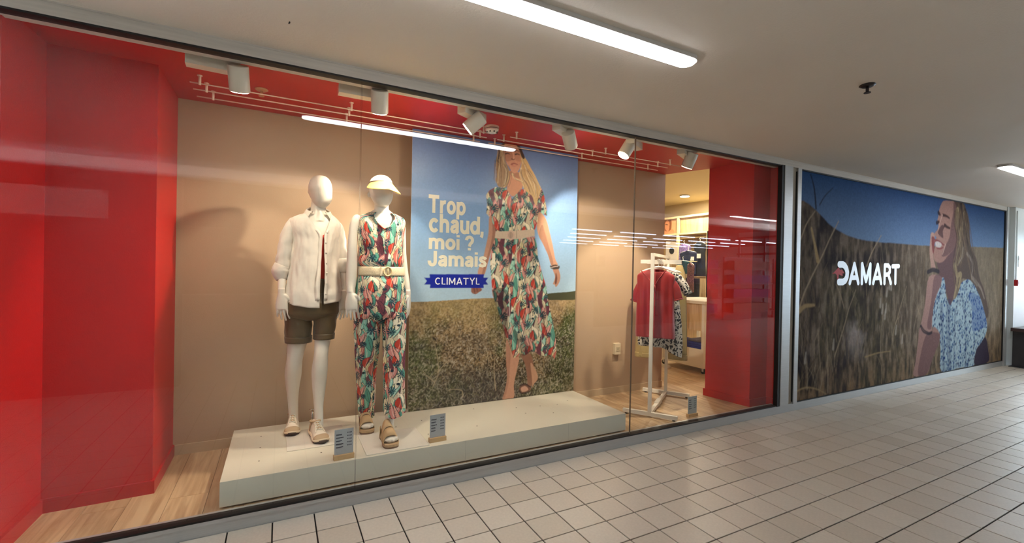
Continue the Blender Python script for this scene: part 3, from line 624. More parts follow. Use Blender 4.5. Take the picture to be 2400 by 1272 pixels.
for p,w,c in ((((0.008,0.821),(0.079,1.045),(0.234,1.273),(0.427,1.509),(0.575,1.712),(0.747,1.921)),0.014,0),(((0.726,0.411),(0.89,0.706),(0.994,0.928),(1.139,1.155)),0.01,0),(((0.039,1.686),(0.145,1.862),(0.288,1.997)),0.01,0),(((0.304,2.027),(0.262,2.235),(0.19,2.38)),0.014,1),(((0.37,2.071),(0.469,2.177),(0.623,2.281)),0.008,1),(((1.367,1.431),(1.483,1.605),(1.685,1.809)),0.012,0),(((0.899,0.951),(0.806,1.115),(0.721,1.217)),0.007,0),(((2.094,0.72),(2.222,0.967),(2.353,1.196)),0.008,0),(((2.032,0.587),(2.093,0.743),(2.183,0.808)),0.008,0),(((0.004,0.097),(0.18,0.122),(0.381,0.089),(0.592,0.007)),0.009,2),(((1.374,0.36),(1.665,0.387),(1.973,0.388)),0.009,2),(((0.36,1.469),(0.303,1.622),(0.229,1.81)),0.03,2),(((0.036,0.933),(0.146,0.987),(0.311,0.993)),0.03,2),(((0.61,0.021),(0.593,0.421),(0.563,0.721)),0.008,0),(((1.732,0.338),(1.739,0.668),(1.774,0.843)),0.008,0),(((0.39,0.729),(0.436,0.433),(0.482,0.134)),0.007,0)):
    MU.stroke(p,w,w*.5,[(184,164,138),(40,34,40),(190,164,122)][c],.85)
for (x,y) in ((0.695,0.554),(1.911,1.218),(1.849,1.129),(1.702,0.999),(1.836,0.93),(1.817,0.853),(2.097,0.652),(2.267,0.529),(0.168,0.443),(1.957,1.207),(1.749,0.921)): MU.stroke([(x,y-.05),(x+.01,y+.05)],.022,.012,(206,196,184),.6)
# seated woman
MU.fill(((3.686,2.396),(3.996,2.398),(4.108,2.3),(4.212,2.139),(4.264,1.87),(4.361,1.714),(4.508,1.603),(4.59,1.42),(4.67,1.281),(4.748,1.187),(4.561,1.187),(4.277,1.278),(4.007,1.299),(3.857,1.188),(3.776,1.353),(3.744,1.604),(3.821,1.827),(3.807,2.068),(3.757,2.262)),(104,88,80))
MU.fill(((4.312,1.323),(4.545,1.331),(4.763,1.204),(4.915,0.993),(5.015,0.791),(4.955,0.7),(4.803,0.797),(4.684,1.008),(4.463,1.216)),(104,88,80))
MU.fill(((3.334,1.667),(3.622,1.753),(3.841,1.916),(3.831,1.651),(3.763,1.495),(3.801,1.188),(3.36,1.188),(3.254,1.4),(3.2,1.525)),(118,92,94)); MU.fill(((3.36,1.337),(3.813,1.341),(3.799,1.112),(3.725,1.009),(3.638,0.925),(3.568,1.023),(3.457,1.181)),(118,92,94))
MU.fill(((3.362,2.376),(3.586,2.395),(3.712,2.39),(3.783,2.264),(3.807,2.068),(3.821,1.827),(3.724,1.724),(3.531,1.62),(3.366,1.529),(3.176,1.525),(3.092,1.585),(3.109,1.69),(3.152,1.755),(3.115,1.805),(3.158,1.86),(3.087,1.898),(3.188,1.966),(3.219,2.031),(3.181,2.082),(3.212,2.168),(3.231,2.243),(3.275,2.31)),(178,140,130))
MU.fill(((3.686,2.398),(3.796,2.265),(3.821,1.827),(3.7,1.712),(3.482,1.618),(3.337,1.614),(3.426,1.745),(3.565,1.88),(3.605,2.056),(3.67,2.234)),(112,86,88),.75)
MU.fill(((3.314,2.037),(3.411,2.022),(3.354,1.955),(3.371,1.86),(3.226,1.905),(3.212,1.947)),(84,60,66),.8)
for p,w,c in ((((3.21,2.199),(3.259,2.176)),0.03,0),(((3.342,2.177),(3.451,2.172),(3.55,2.149)),0.022,0),(((3.166,2.06),(3.229,2.076)),0.03,0),(((3.409,2.043),(3.484,2.021),(3.571,2.01)),0.025,0),(((3.126,1.816),(3.231,1.811),(3.401,1.765)),0.02,1),(((3.189,1.719),(3.284,1.713),(3.378,1.732)),0.016,1),(((3.448,1.778),(3.404,1.701),(3.36,1.636)),0.012,2),(((3.33,2.176),(3.264,2.076),(3.211,1.968)),0.012,3)): MU.stroke(p,w,w*.6,[(50,36,42),(140,70,76),(214,180,168),(216,180,166)][c],.85)
MU.fill(((3.15,1.802),(3.255,1.801),(3.328,1.773),(3.283,1.728),(3.165,1.734),(3.135,1.775)),(216,206,204))
MU.fill(((2.995,1.903),(3.051,1.922),(3.098,1.899),(3.12,1.795),(3.098,1.69),(3.075,1.605),(3.118,1.523),(3.163,1.43),(3.055,1.415),(3.012,1.5),(2.972,1.644),(2.978,1.789)),(196,160,148)); MU.fill(((3.02,1.853),(3.1,1.857),(3.115,1.795),(3.089,1.637),(3.047,1.688)),(132,52,62),.8)
for p,w,c in ((((3.815,2.278),(3.807,2.068),(3.889,1.896),(3.831,1.651),(3.776,1.484)),0.05,0),(((3.962,2.078),(3.894,1.897),(3.958,1.699),(3.865,1.497)),0.03,0),(((4.034,1.747),(3.989,1.611),(3.902,1.531)),0.022,1),(((4.172,1.673),(4.342,1.565),(4.377,1.439),(4.357,1.325),(4.56,1.199)),0.026,1),(((3.769,1.484),(3.848,1.353),(3.977,1.366),(3.909,1.188)),0.05,0),(((4.055,2.285),(4.149,2.067),(4.189,1.843),(4.366,1.622)),0.05,2),(((3.918,2.385),(3.957,2.166),(4.049,1.949)),0.04,2),(((4.37,1.323),(4.674,1.179),(4.837,1.006)),0.03,1),(((3.868,1.319),(3.822,1.169),(3.763,1.043)),0.04,0)): MU.stroke(p,w,w*.5,[(190,170,132),(176,160,146),(66,56,58)][c],.7)
rg=random.Random(4)
def petit(u,v):
    c=np.ones(u.shape+(3,))*np.array(lin((176,200,214))); a=MU_P.sample(np.mod(u,1.),np.mod(v,1.)); return a
MU_P=Paint(1.,1.,190,(182,206,218))
for i in range(620):
    x,y=rg.random(),rg.random(); r=rg.uniform(.006,.017); MU_P.fill([(x+r*math.cos(t)*rg.uniform(.7,1.2),y+r*1.3*math.sin(t)) for t in np.linspace(0,2*PI,7)[:-1]],rg.choice([(36,62,120),(58,96,156),(70,110,150),(30,50,96)]))
MU.fill(((3.259,1.154),(3.336,1.192),(3.35,1.292),(3.412,1.315),(3.459,1.237),(3.516,1.046),(3.638,0.925),(3.726,0.992),(3.83,1.031),(3.932,1.146),(3.995,1.239),(4.117,1.28),(4.271,1.289),(4.464,1.204),(4.683,1.02),(4.832,0.833),(4.971,0.593),(4.909,0.434),(4.741,0.32),(4.588,0.232),(4.53,0.012),(3.997,0.008),(3.42,0.012),(3.374,0.312),(3.332,0.482),(3.277,0.595),(3.103,0.652),(3.117,0.854),(3.169,1.006)),petit)
MU.fill(((4.269,1.085),(4.622,1.046),(4.849,0.808),(4.955,0.594),(4.713,0.542),(4.417,0.532),(4.4,0.82)),(40,88,170),.5)
for p,w in ((((3.598,0.943),(3.59,0.638),(3.675,0.041)),0.1),(((4.048,1.028),(4.184,0.613),(4.219,0.019)),0.05),(((3.37,0.925),(3.417,0.533),(3.495,0.034)),0.07),(((3.813,0.859),(3.806,0.053)),0.05)): MU.stroke(p,w,w*.8,(38,62,112),.45,soft=.05)
for p,w in ((((3.55,0.888),(3.583,0.525),(3.675,0.041)),0.02),(((4.364,0.929),(4.42,0.483),(4.5,0.117)),0.02),(((3.942,0.971),(3.887,0.51),(3.914,0.044)),0.03)): MU.stroke(p,w,w,(214,232,236),.5,soft=.03)
MU.fill(((4.742,0.318),(4.92,0.409),(5.043,0.202),(5.06,0.019),(4.536,0.011),(4.588,0.232)),(74,66,84))
MU.fill(((2.972,1.322),(3.336,1.326),(3.33,1.203),(3.26,1.126),(3.18,1.028),(3.115,0.876),(3.096,0.658),(3.096,0.56),(2.954,0.556),(2.764,0.661),(2.794,0.745),(2.875,0.957)),(186,150,142)); MU.fill(((3.128,1.324),(3.336,1.326),(3.33,1.203),(3.236,1.115),(3.146,0.984),(3.086,0.746),(3.069,0.615),(2.948,0.664),(3.05,0.986)),(130,100,104),.75)
MU.fill(((2.746,0.651),(2.954,0.567),(3.096,0.571),(3.164,0.644),(3.329,0.548),(3.345,0.47),(3.3,0.395),(3.162,0.238),(3.083,0.135),(2.978,0.022),(2.605,0.021),(2.641,0.192),(2.701,0.462)),(178,142,134)); MU.fill(((2.954,0.556),(3.329,0.537),(3.312,0.405),(3.162,0.238),(2.978,0.022),(2.728,0.023),(2.783,0.287)),(124,94,96),.75)
for p,w in ((((2.758,0.672),(2.836,0.594),(3.002,0.548),(3.096,0.56)),0.012),(((2.774,0.682),(2.858,0.614),(3.0,0.57),(3.1,0.579)),0.01),(((2.936,1.385),(3.089,1.418),(3.254,1.394)),0.03)): MU.stroke(p,w,w,(60,56,66),.9)
hs2=(((3.815,2.278),(3.807,2.068),(3.889,1.896),(3.831,1.651),(3.776,1.484),(3.857,1.199)),((3.95,2.277),(3.936,2.076),(3.894,1.897),(3.958,1.699),(3.865,1.497)),((4.055,2.285),(4.18,2.001),(4.304,1.735),(4.457,1.51),(4.56,1.21)),((3.918,2.385),(4.016,2.059),(4.034,1.747),(3.989,1.611)),((4.003,2.281),(4.105,1.896),(4.254,1.665),(4.377,1.439),(4.475,1.21)))
rh=random.Random(2)
for i in range(90):
    a=hs2[rh.randrange(5)]; dx=rh.uniform(-.10,.10); MU.stroke([(p[0]+dx+rh.uniform(-.02,.02),p[1]+rh.uniform(-.03,.03)) for p in a],.007,.003,rh.choice([(150,128,100),(80,66,62),(120,104,92),(184,164,130),(60,50,50),(104,90,84)]),.5)
MU.a=soften(MU.a,2)*(1+.30*(fbm(MU.H,MU.W,170,400,2,93)[...,None]-.5))*.86; MU.a=np.clip(MU.a,0,1)**1.06*.92
MUM=colmat('mural_film',.8,spec=.04)
mu=thing('mural_panel','wide printed panel of a woman smiling in tall dry grass, right of the shop window','mural',(7.5,.03,.09))
uu=np.linspace(0,1,560); cc=3.2; us=cc*((cc+5.563)/cc)**uu-cc
sheet('printed_film',MU,us,np.linspace(0,2.396,420),lambda u,v:np.stack([u+4.772,np.full(u.shape,.012),v+.0885],-1),MUM,mu)
obj('backing_board',MB().box(4.772,.016,.089,10.335,.05,2.485),WHT,mu)
# brand lettering as flat cut shapes with round ends
def capsule(mb,a,b,w,y,asp=1.0,n=8):
    y-=.00008*(len(mb.f)%9)
    a=np.array(a);b=np.array(b);d=b-a;L=np.hypot(*d)+1e-9;d=d/L;p=np.array([-d[1],d[0]]); pts=[]
    for c,s in((b,1),(a,-1)):
        for k in range(n+1):
            t=-PI/2+PI*k/n; pts.append(c+(d*math.cos(t)*s+p*math.sin(t)*s)*w)
    mb.add([(4.77+q[0],y,.09+q[1]) for q in pts],[tuple(range(len(pts)))])
lg=MB(); yy=.0105
S_=((((0.78,1.438),(0.849,1.44)),((0.776,1.242),(0.858,1.242)),((0.849,1.44),(0.891,1.426)),((0.891,1.426),(0.926,1.395)),((0.926,1.395),(0.947,1.35)),((0.947,1.35),(0.939,1.299)),((0.939,1.299),(0.907,1.26)),((0.907,1.26),(0.858,1.242))),(((1.094,1.449),(1.002,1.231)),((1.094,1.449),(1.186,1.232)),((1.041,1.291),(1.153,1.294))),(((1.263,1.451),(1.264,1.232)),((1.263,1.451),(1.355,1.256)),((1.355,1.256),(1.446,1.452)),((1.446,1.452),(1.444,1.232))),(((1.617,1.451),(1.521,1.233)),((1.617,1.451),(1.706,1.233)),((1.56,1.291),(1.664,1.296))),(((1.787,1.449),(1.788,1.233)),((1.787,1.449),(1.871,1.449)),((1.871,1.449),(1.91,1.422)),((1.91,1.422),(1.912,1.373)),((1.912,1.373),(1.876,1.34)),((1.876,1.34),(1.798,1.334)),((1.876,1.338),(1.941,1.234))),(((1.976,1.441),(2.134,1.446)),((2.052,1.442),(2.055,1.234))))
for i,Ls_ in enumerate(S_):
    for a,b in Ls_: capsule(lg,a,b,.027 if i else .037,yy)
obj('brand_lettering',lg,mat('white_film',(226,230,238),.35),mu)
fl=MB(); fp=((0.639,1.328),(0.713,1.373),(0.769,1.41),(0.795,1.375),(0.835,1.384),(0.869,1.358),(0.887,1.34),(0.845,1.339),(0.855,1.312),(0.813,1.316),(0.772,1.329),(0.766,1.275),(0.738,1.266),(0.732,1.315),(0.703,1.337))
fl.add([(4.77+q[0],.0102,.09+q[1]) for q in fp],[tuple(range(len(fp)))]); obj('brand_flower',fl,mat('red_film',(176,12,24),.7),mu)
# ------------------------------------------------------------------ mannequins
BODY=mat('mannequin_lacquer',(222,213,198),.32,spec=.5,coat=.15)
LINEN=mat('white_linen',(222,212,198),.85,sheen=.3,bump=.35,bs=420,var=.03,vs=40)
CORAL=mat('coral_jersey',(206,66,48),.8)
OLIVE=mat('olive_satin_cotton',(92,74,42),.42,spec=.5,sheen=.2,bump=.25,bs=300)
BTN=mat('shell_button',(214,204,190),.3)
def hand(mb,wr,d,w,n,s=1.,curl=.35):
    wr,d,w,n=[Vector(q) for q in (wr,d,w,n)]; d.normalize(); w=(w-d*w.dot(d)).normalized(); n=(n-d*n.dot(d)-w*n.dot(w)).normalized()
    def ring(c,hw,ht,m=14): return [c+w*hw*math.cos(2*PI*k/m)+n*ht*math.sin(2*PI*k/m) for k in range(m)]
    secs=[(-.03,.021,.019),(0,.022,.018),(.025,.030,.017),(.055,.037,.015),(.085,.038,.013),(.095,.035,.011)]
    vs=[];fs=[];m=14
    for t,a,b in secs: vs+=ring(wr+d*t*s,a*s,b*s)
    for i in range(len(secs)-1):
        for k in range(m): fs.append((i*m+k,i*m+(k+1)%m,(i+1)*m+(k+1)%m,(i+1)*m+k))
    fs.append(tuple(range(m-1,-1,-1))); fs.append(tuple((len(secs)-1)*m+k for k in range(m)))
    mb.add(vs,fs)
    for i,(o,L) in enumerate([(.0285,.074),(.0098,.084),(-.0092,.077),(-.0275,.060)]):
        p=wr+d*.072*s+w*o*.92*s; sp=(1.5-i)*.075; pts=[p]; dirv=(d+w*sp).normalized(); a=0
        for k,f in enumerate((.30,.28,.22,.20)):
            a+=curl*(.25,.45,.5,.4)[k]; dd=(dirv*math.cos(a)+n*math.sin(a)).normalized(); 
            p=p+dd*(L+(.02 if k==0 else 0))*f*s*1.05; pts.append(p)
        mb.tube(pts,[.0084*s,.0079*s,.0074*s,.0068*s,.0054*s],10)
    p=wr+d*.012*s+w*.018*s; pts=[p]
    for k,(a,b,c,l) in enumerate([(.62,.72,.25,.034),(.85,.42,.30,.032),(.95,.15,.32,.028)]):
        p=p+(d*a+w*b+n*c).normalized()*l*s; pts.append(p)
    mb.tube(pts,[.0135*s,.0115*s,.0095*s,.0060*s],10)
def chain(mb,rows,ratio,k=3,e=2.0,n=26,ext=0.): mb.loft(ell(rows,ratio,0,k),n=n,e=e)
def limb(mb,rows,yr=1.,n=22):
    """rows (x,y,z,r) swept along their own axis so bent limbs keep their girth"""
    r=cr(rows,3); mb.tube([q[:3] for q in r],[max(q[3],.003) for q in r],n)
# ---- first mannequin
g1=thing('mannequin','white faceless mannequin in an open white shirt, olive shorts and sneakers','mannequin',(.22,.72,.212),'mannequins standing on the plinth')
b=MB()
Y=.70
hd=((0.2446,0.7,2.0415,0.0069),(0.2463,0.7,2.0327,0.0362),(0.2453,0.698,2.0141,0.057),(0.2459,0.695,1.9835,0.0708),(0.2462,0.69,1.9466,0.0763),(0.2477,0.686,1.9161,0.0748),(0.2505,0.681,1.8916,0.072),(0.2545,0.676,1.8673,0.0651),(0.257,0.671,1.8458,0.054),(0.2582,0.667,1.8275,0.0387),(0.2608,0.664,1.8153,0.0221),(0.2622,0.664,1.8109,0.0097))
b.loft(cr([(x,y,z,r,r*q) for (x,y,z,r),q in zip(hd,[1.2,1.28,1.3,1.3,1.28,1.25,1.2,1.15,1.1,1.0,.95,.9])],3),n=32,e=2.,rot=.30)
limb(b,((0.2442,0.715,1.8896,0.0502),(0.2395,0.715,1.8346,0.0502),(0.2373,0.715,1.798,0.0502),(0.2406,0.712,1.7616,0.0585),(0.2414,0.71,1.713,0.0697)))
er=((0.1803,0.7,1.9176),)[0]; b.tube([(er[0],er[1]+.004,er[2]+.018),(er[0]-.004,er[1],er[2]),(er[0]+.002,er[1]-.002,er[2]-.020)],[.009,.013,.007],8)
ts=((0.2421,0.72,1.7868,0.0573),(0.2334,0.72,1.7649,0.0892),(0.2212,0.72,1.7368,0.1305),(0.2214,0.72,1.6974,0.1541),(0.222,0.72,1.6369,0.1458),(0.2242,0.72,1.5612,0.1362),(0.2282,0.72,1.4704,0.1308),(0.2324,0.72,1.3491,0.1199),(0.231,0.72,1.2732,0.1254),(0.2252,0.72,1.167,0.1474),(0.2231,0.72,1.1002,0.139),(0.2216,0.72,1.0517,0.1154))
b.loft(ell(ts,[.85,.62,.52,.5,.6,.66,.64,.62,.64,.66,.66,.6],0,3),n=34,e=2.3)
# arms
limb(b,((0.0854,0.725,1.7338,0.0107),(0.0804,0.725,1.7186,0.0267),(0.0638,0.725,1.673,0.0332),(0.0413,0.73,1.5833,0.0304),(0.0286,0.735,1.4646,0.0316),(0.0205,0.735,1.3905,0.0303),(0.0151,0.71,1.3025,0.0261),(0.0131,0.69,1.2535,0.0246),(0.0131,0.675,1.2077,0.02)))
limb(b,((0.3409,0.725,1.7332,0.0115),(0.3528,0.725,1.7154,0.0289),(0.3757,0.725,1.6456,0.0305),(0.3926,0.73,1.5379,0.0307),(0.4049,0.73,1.4136,0.0264),(0.4099,0.71,1.3205,0.0234),(0.4117,0.69,1.2438,0.0204),(0.4112,0.68,1.198,0.0174)))
hand(b,(0.0137,0.672,1.2079),(.03,-.10,-1),(1,-.45,0),(.35,1,0),1.14)
hand(b,(0.411,0.678,1.1951),(.02,-.05,-1),(-1,-.45,0),(-.35,1,0),1.1)
# legs
limb(b,((0.1375,0.75,1.0603,0.0575),(0.1306,0.755,0.9844,0.0602),(0.1242,0.765,0.8925,0.0602),(0.1169,0.77,0.8467,0.0629),(0.1072,0.78,0.7758,0.0547),(0.1026,0.785,0.7236,0.052),(0.0983,0.8,0.6692,0.0549),(0.0964,0.825,0.6089,0.0545),(0.0957,0.845,0.5428,0.0472),(0.0979,0.862,0.4609,0.0384),(0.1014,0.872,0.3799,0.0336),(0.1039,0.876,0.3098,0.0323),(0.1048,0.876,0.2535,0.0351),(0.1053,0.87,0.2148,0.0407)))
limb(b,((0.2879,0.71,1.0599,0.0565),(0.2826,0.7,0.9849,0.0507),(0.2774,0.685,0.8838,0.0532),(0.2713,0.675,0.8222,0.0481),(0.2665,0.665,0.7639,0.0472),(0.2619,0.67,0.688,0.0521),(0.2602,0.68,0.6257,0.0515),(0.2591,0.685,0.5309,0.0432),(0.2585,0.685,0.431,0.0328),(0.2608,0.68,0.3474,0.0286),(0.2607,0.675,0.2885,0.0306),(0.26,0.67,0.2208,0.0319)))
def foot(mb,heel,toe,z0,hs=1.,toes=False):
    h=Vector((heel[0],heel[1],z0));t=Vector((toe[0],toe[1],z0)); L=(t-h).length; f=(t-h).normalized(); s=Vector((f.y,-f.x,0)); 
    secs=[(.0,.024,.030,.040),(.12,.031,.045,.048),(.28,.033,.060,.054),(.45,.034,.055,.041),(.62,.038,.040,.030),(.78,.043,.028,.022),(.90,.040,.022,.017),(.97,.030,.018,.014)]
    vs=[];fs=[];m=16
    for q,w,cz,hh in secs:
        hh*=hs; w*=min(1,hs+.15); c=h+f*q*L+Vector((0,0,hh))
        for k in range(m):
            a=2*PI*k/m; vs.append(c+s*w*math.cos(a)+Vector((0,0,1))*hh*math.sin(a)*(1 if math.sin(a)>0 else .9))
    for i in range(len(secs)-1):
        for k in range(m): fs.append((i*m+k,i*m+(k+1)%m,(i+1)*m+(k+1)%m,(i+1)*m+k))
    fs.append(tuple(range(m-1,-1,-1))); fs.append(tuple((len(secs)-1)*m+k for k in range(m)))
    mb.add(vs,fs)
    if toes:
        for o,ln,r in [(-.031,.93,.0155),(-.008,.97,.0115),(.010,.95,.0105),(.025,.90,.010),(.038,.84,.009)]:
            o*=toes; p=h+f*(ln-.16)*L+s*o+Vector((0,0,r+.008)); q=h+f*(ln+.0)*L+s*o*1.02+Vector((0,0,r+.004)); mb.tube([p,(p+q)/2+Vector((0,0,.003)),q,q+f*.008],[r,r*1.02,r,r*.55],10)
ft1=((0.1013,0.8899,0.212),(0.0915,0.693,0.212),(0.2475,0.711,0.212),(0.2727,0.461,0.212))
h1=(ft1[1][0]+.012,ft1[1][1]+.262);t1=ft1[1][:2]; t2=ft1[3][:2]; h2=(t2[0]-.045,t2[1]+.262)
foot(b,(h1[0],h1[1]-.02),(t1[0],t1[1]+.03),.240,.62); foot(b,(h2[0],h2[1]-.02),(t2[0],t2[1]+.03),.240,.62)
remesh('body',b,BODY,g1,.0038,4)
# glass-like base plate and rear support rod
obj('base_plate',MB().box(.057,.43,.212,.43,.80,.217,b=.0015),mat('frosted_base_plate',(226,220,208),.15,coat=.5),g1)
rd=((0.2256,0.8,0.3474),(0.2274,0.8,0.2289))
rdm=obj('support_rod',MB().cyl((rd[0][0],.80,.217),(rd[0][0],.80,rd[0][2]),.0075,12).cyl((rd[0][0]-.02,.80,rd[0][2]+.008),(rd[0][0]+.015,.79,rd[0][2]+.012),.006,10),mat('polished_steel',(190,184,172),.2,metal=1),g1,True)
# ---- shirt
rows=ell(((0.2423,0.72,1.7838,0.0629),(0.2389,0.72,1.7684,0.0893),(0.2277,0.72,1.7494,0.1238),(0.2223,0.72,1.7247,0.1527),(0.2221,0.72,1.6884,0.1652),(0.2254,0.72,1.6371,0.1598),(0.2286,0.72,1.5766,0.1489),(0.2234,0.72,1.4703,0.1501),(0.223,0.72,1.349,0.1612),(0.2223,0.72,1.258,0.1751),(0.2237,0.72,1.1973,0.1835),(0.2247,0.72,1.1427,0.1863)),[.88,.74,.66,.60,.62,.68,.72,.75,.78,.80,.82,.82],.003,6)
zt,zb=rows[0][2],rows[-1][2]
def gap_z(z):
    z0,z1=1.735,1.665
    return z
VX=((0.212,0.6,1.6697),(0.2589,0.6,1.6107),(0.2416,0.6,1.3307),(0.243,0.6,1.1513),(0.2616,0.6,1.6108),(0.2633,0.6,1.3309),(0.2633,0.6,1.1569))
VT=((0.1703,0.64,1.7465),(0.3016,0.64,1.735))
def theta_at(x,j): 
    r=rows[j]; return math.asin(max(-.97,min(.97,(x-r[0])/r[3])))
def thL(j,z): # edge of the wearer's right panel (left in view)
    if z>VX[1][2]: 
        t=min(1.3,(z-VX[1][2])/(VT[0][2]-VX[1][2])); return theta_at(VX[1][0]-.002+(VT[0][0]-VX[1][0])*t,j)
    t=(VX[1][2]-z)/(VX[1][2]-VX[3][2]); return theta_at(VX[1][0]+(VX[3][0]-VX[1][0])*min(1,t*1.3)-.002,j)
def thR(j,z):
    if z>VX[4][2]:
        t=min(1.3,(z-VX[4][2])/(VT[1][2]-VX[4][2])); return theta_at(VX[4][0]+.006+(VT[1][0]-VX[4][0])*t,j)
    t=(VX[4][2]-z)/(VX[4][2]-VX[6][2]); return theta_at(VX[4][0]+(VX[6][0]-VX[4][0])*t+.006,j)
def wr1(th,z,amp=1.,sx=0.):
    w=min(1,max(0,(1.82-z)/.2)); fall=min(1,max(0,(1.72-z)/.5))
    return amp*w*(.0085*fb(th*2.2+sx,z*5,1.3)+.0065*math.sin(th*7+fb(th,z*2,3)*5)*fall+.0045*fb(th*7,z*16,5))
sh=MB()
sh.loft(rows,n=110,th0=lambda j,z:thR(j,z),th1=lambda j,z:thL(j,z)+2*PI,e=2.15,disp=lambda th,z:wr1(th,z)+.002)
# curved hem
hemz=rows[-1][2]
n_=len(rows); m_=111
for j in range(n_):
    for k in range(m_):
        x,y,z=sh.v[j*m_+k]; t=max(0,(1.45-z)/(1.45-hemz)); th=thR(j,z)+(thL(j,z)+2*PI-thR(j,z))*k/110
        dz=-.018*math.cos(2*th)*t**2 if True else 0
        if th<PI: dz+=.012*t*t
        else: dz-=.010*t*t
        sh.v[j*m_+k]=(x,y,z+dz)
shirt=obj('shirt',sh,LINEN,g1,True); s_=shirt.modifiers.new('s','SOLIDIFY'); s_.thickness=.0022; s_.offset=-1
# placket strips, buttons, pocket seam
def along(zs,thf,dr=.0015):
    out=[]
    for z in zs:
        j=min(range(len(rows)),key=lambda i:abs(rows[i][2]-z)); x,y,_,rx,ry=rows[j]; th=thf(j,z); w=wr1(th,z)+.002+dr
        e=2.15; dx=rx*math.copysign(abs(math.sin(th))**(2/e),math.sin(th)); dy=-ry*math.copysign(abs(math.cos(th))**(2/e),math.cos(th)); l=math.hypot(dx,dy)
        out.append(Vector((x+dx*(1+w/l),y+dy*(1+w/l),z)))
    return out
zs=np.linspace(1.655,1.165,30)
for nm,f,o in(('placket',thR,.10),('placket',thL,-.10)):
    a=along(zs,lambda j,z:f(j,z)+.0); c=along(zs,lambda j,z:f(j,z)+o*1.25); m=MB(); k=len(a)
    m.add(a+c,[(i,i+1,k+i+1,k+i) if o>0 else (i,k+i,k+i+1,i+1) for i in range(k-1)]); p=obj(nm,m,LINEN,shirt,True); s_=p.modifiers.new('s','SOLIDIFY'); s_.thickness=.002; s_.offset=1
for z in np.linspace(1.635,1.21,7):
    p=along([z],lambda j,z:thR(j,z)+.06,.0045)[0]; obj('button',MB().cyl(p,p+Vector((0,-.0022,0)),.0055,10),BTN,shirt,True)
# collar
def collar(side):
    m=MB(); A=[];B_=[];C_=[]; N=18; nc=(0.2377,0.72,1.7743); c=Vector((nc[0],nc[1]-.004,0))
    for i in range(N+1):
        t=i/N; ti=PI+(PI-.50)*t*side if side<0 else PI-(PI-.50)*t; ti=-(PI-(PI-.50)*t) if side<0 else PI-(PI-.50)*t
        to=(-1 if side<0 else 1)*(PI-(PI-.86)*t); sm=t*t*(3-2*t)
        ri=.058+.020*sm; ro=.088+.036*sm; zi=1.835-.052*sm; zo=1.790-.088*sm-.012*max(0,t-.8)/.2
        di=Vector((math.sin(ti),-math.cos(ti),0)); do=Vector((math.sin(to),-math.cos(to)*.86,0))
        A.append(c+di*ri+Vector((0,0,zi-.014))); B_.append(c+di*(ri+.004)+Vector((0,0,zi+.010))); C_.append(c+do*ro+Vector((0,0,zo)))
    k=N+1; m.add(A+B_+C_,[(i,i+1,k+i+1,k+i) for i in range(N)]+[(k+i,k+i+1,2*k+i+1,2*k+i) for i in range(N)])
    o=obj('collar',m,LINEN,shirt,True); s_=o.modifiers.new('s','SOLIDIFY'); s_.thickness=.003; b_=o.modifiers.new('b','SUBSURF'); b_.levels=b_.render_levels=1
collar(-1); collar(1)
# sleeves with rolled cuffs
def sleeve(rr,cuff,seed):
    r=cr(rr,5); m=MB(); n=34; pts=[Vector(q[:3]) for q in r]
    m.tube(pts,[q[3] for q in r],n,cap=False)
    for i,p in enumerate(m.v):
        c=pts[i//n]; v=Vector(p)-c; l=v.length; th=2*PI*(i%n)/n; z=c.z
        v*=1+( .09*fb(th*1.5+seed,z*14,seed)+.065*math.sin(z*70+3*math.sin(th+seed))*(.3+.7*(i/len(m.v))))
        m.v[i]=tuple(c+v)
    o=obj('sleeve',m,LINEN,shirt,True); s_=o.modifiers.new('s','SOLIDIFY'); s_.thickness=.002; s_.offset=-1
    q=cr(cuff,4); m=MB(); pts=[Vector(k[:3]) for k in q]; m.tube(pts,[k[3] for k in q],n,cap=False)
    for i,p in enumerate(m.v):
        c=pts[i//n]; v=Vector(p)-c; th=2*PI*(i%n)/n; v*=1+.09*fb(th*2+seed,c.z*30,2)+.04*math.sin(3*th+seed); m.v[i]=tuple(c+v)
    o=obj('rolled_cuff',m,LINEN,shirt,True); s_=o.modifiers.new('s','SOLIDIFY'); s_.thickness=.004; s_.offset=-1
sleeve(((0.1257,0.722,1.7334,0.0189),(0.1019,0.722,1.7138,0.0322),(0.0757,0.722,1.6795,0.0426),(0.059,0.722,1.6429,0.0437),(0.0428,0.725,1.5831,0.0449),(0.031,0.73,1.4941,0.0474),(0.0243,0.735,1.4201,0.05),(0.0159,0.735,1.3579,0.0486)),((0.0206,0.733,1.3993,0.0513),(0.0118,0.733,1.3756,0.0551),(0.0096,0.731,1.3519,0.055),(0.0124,0.726,1.3226,0.0419),(0.0152,0.722,1.3021,0.0314)),1.)
sleeve(((0.3177,0.722,1.7313,0.0171),(0.3381,0.722,1.7142,0.0316),(0.3632,0.722,1.6849,0.0362),(0.3843,0.722,1.6366,0.0335),(0.3959,0.725,1.569,0.0322),(0.4024,0.73,1.4759,0.0337),(0.4065,0.73,1.4074,0.0338)),((0.404,0.728,1.4572,0.0352),(0.4058,0.727,1.4323,0.0396),(0.4075,0.725,1.4012,0.0381),(0.4075,0.722,1.3763,0.0323),(0.4076,0.72,1.3545,0.0264)),4.)
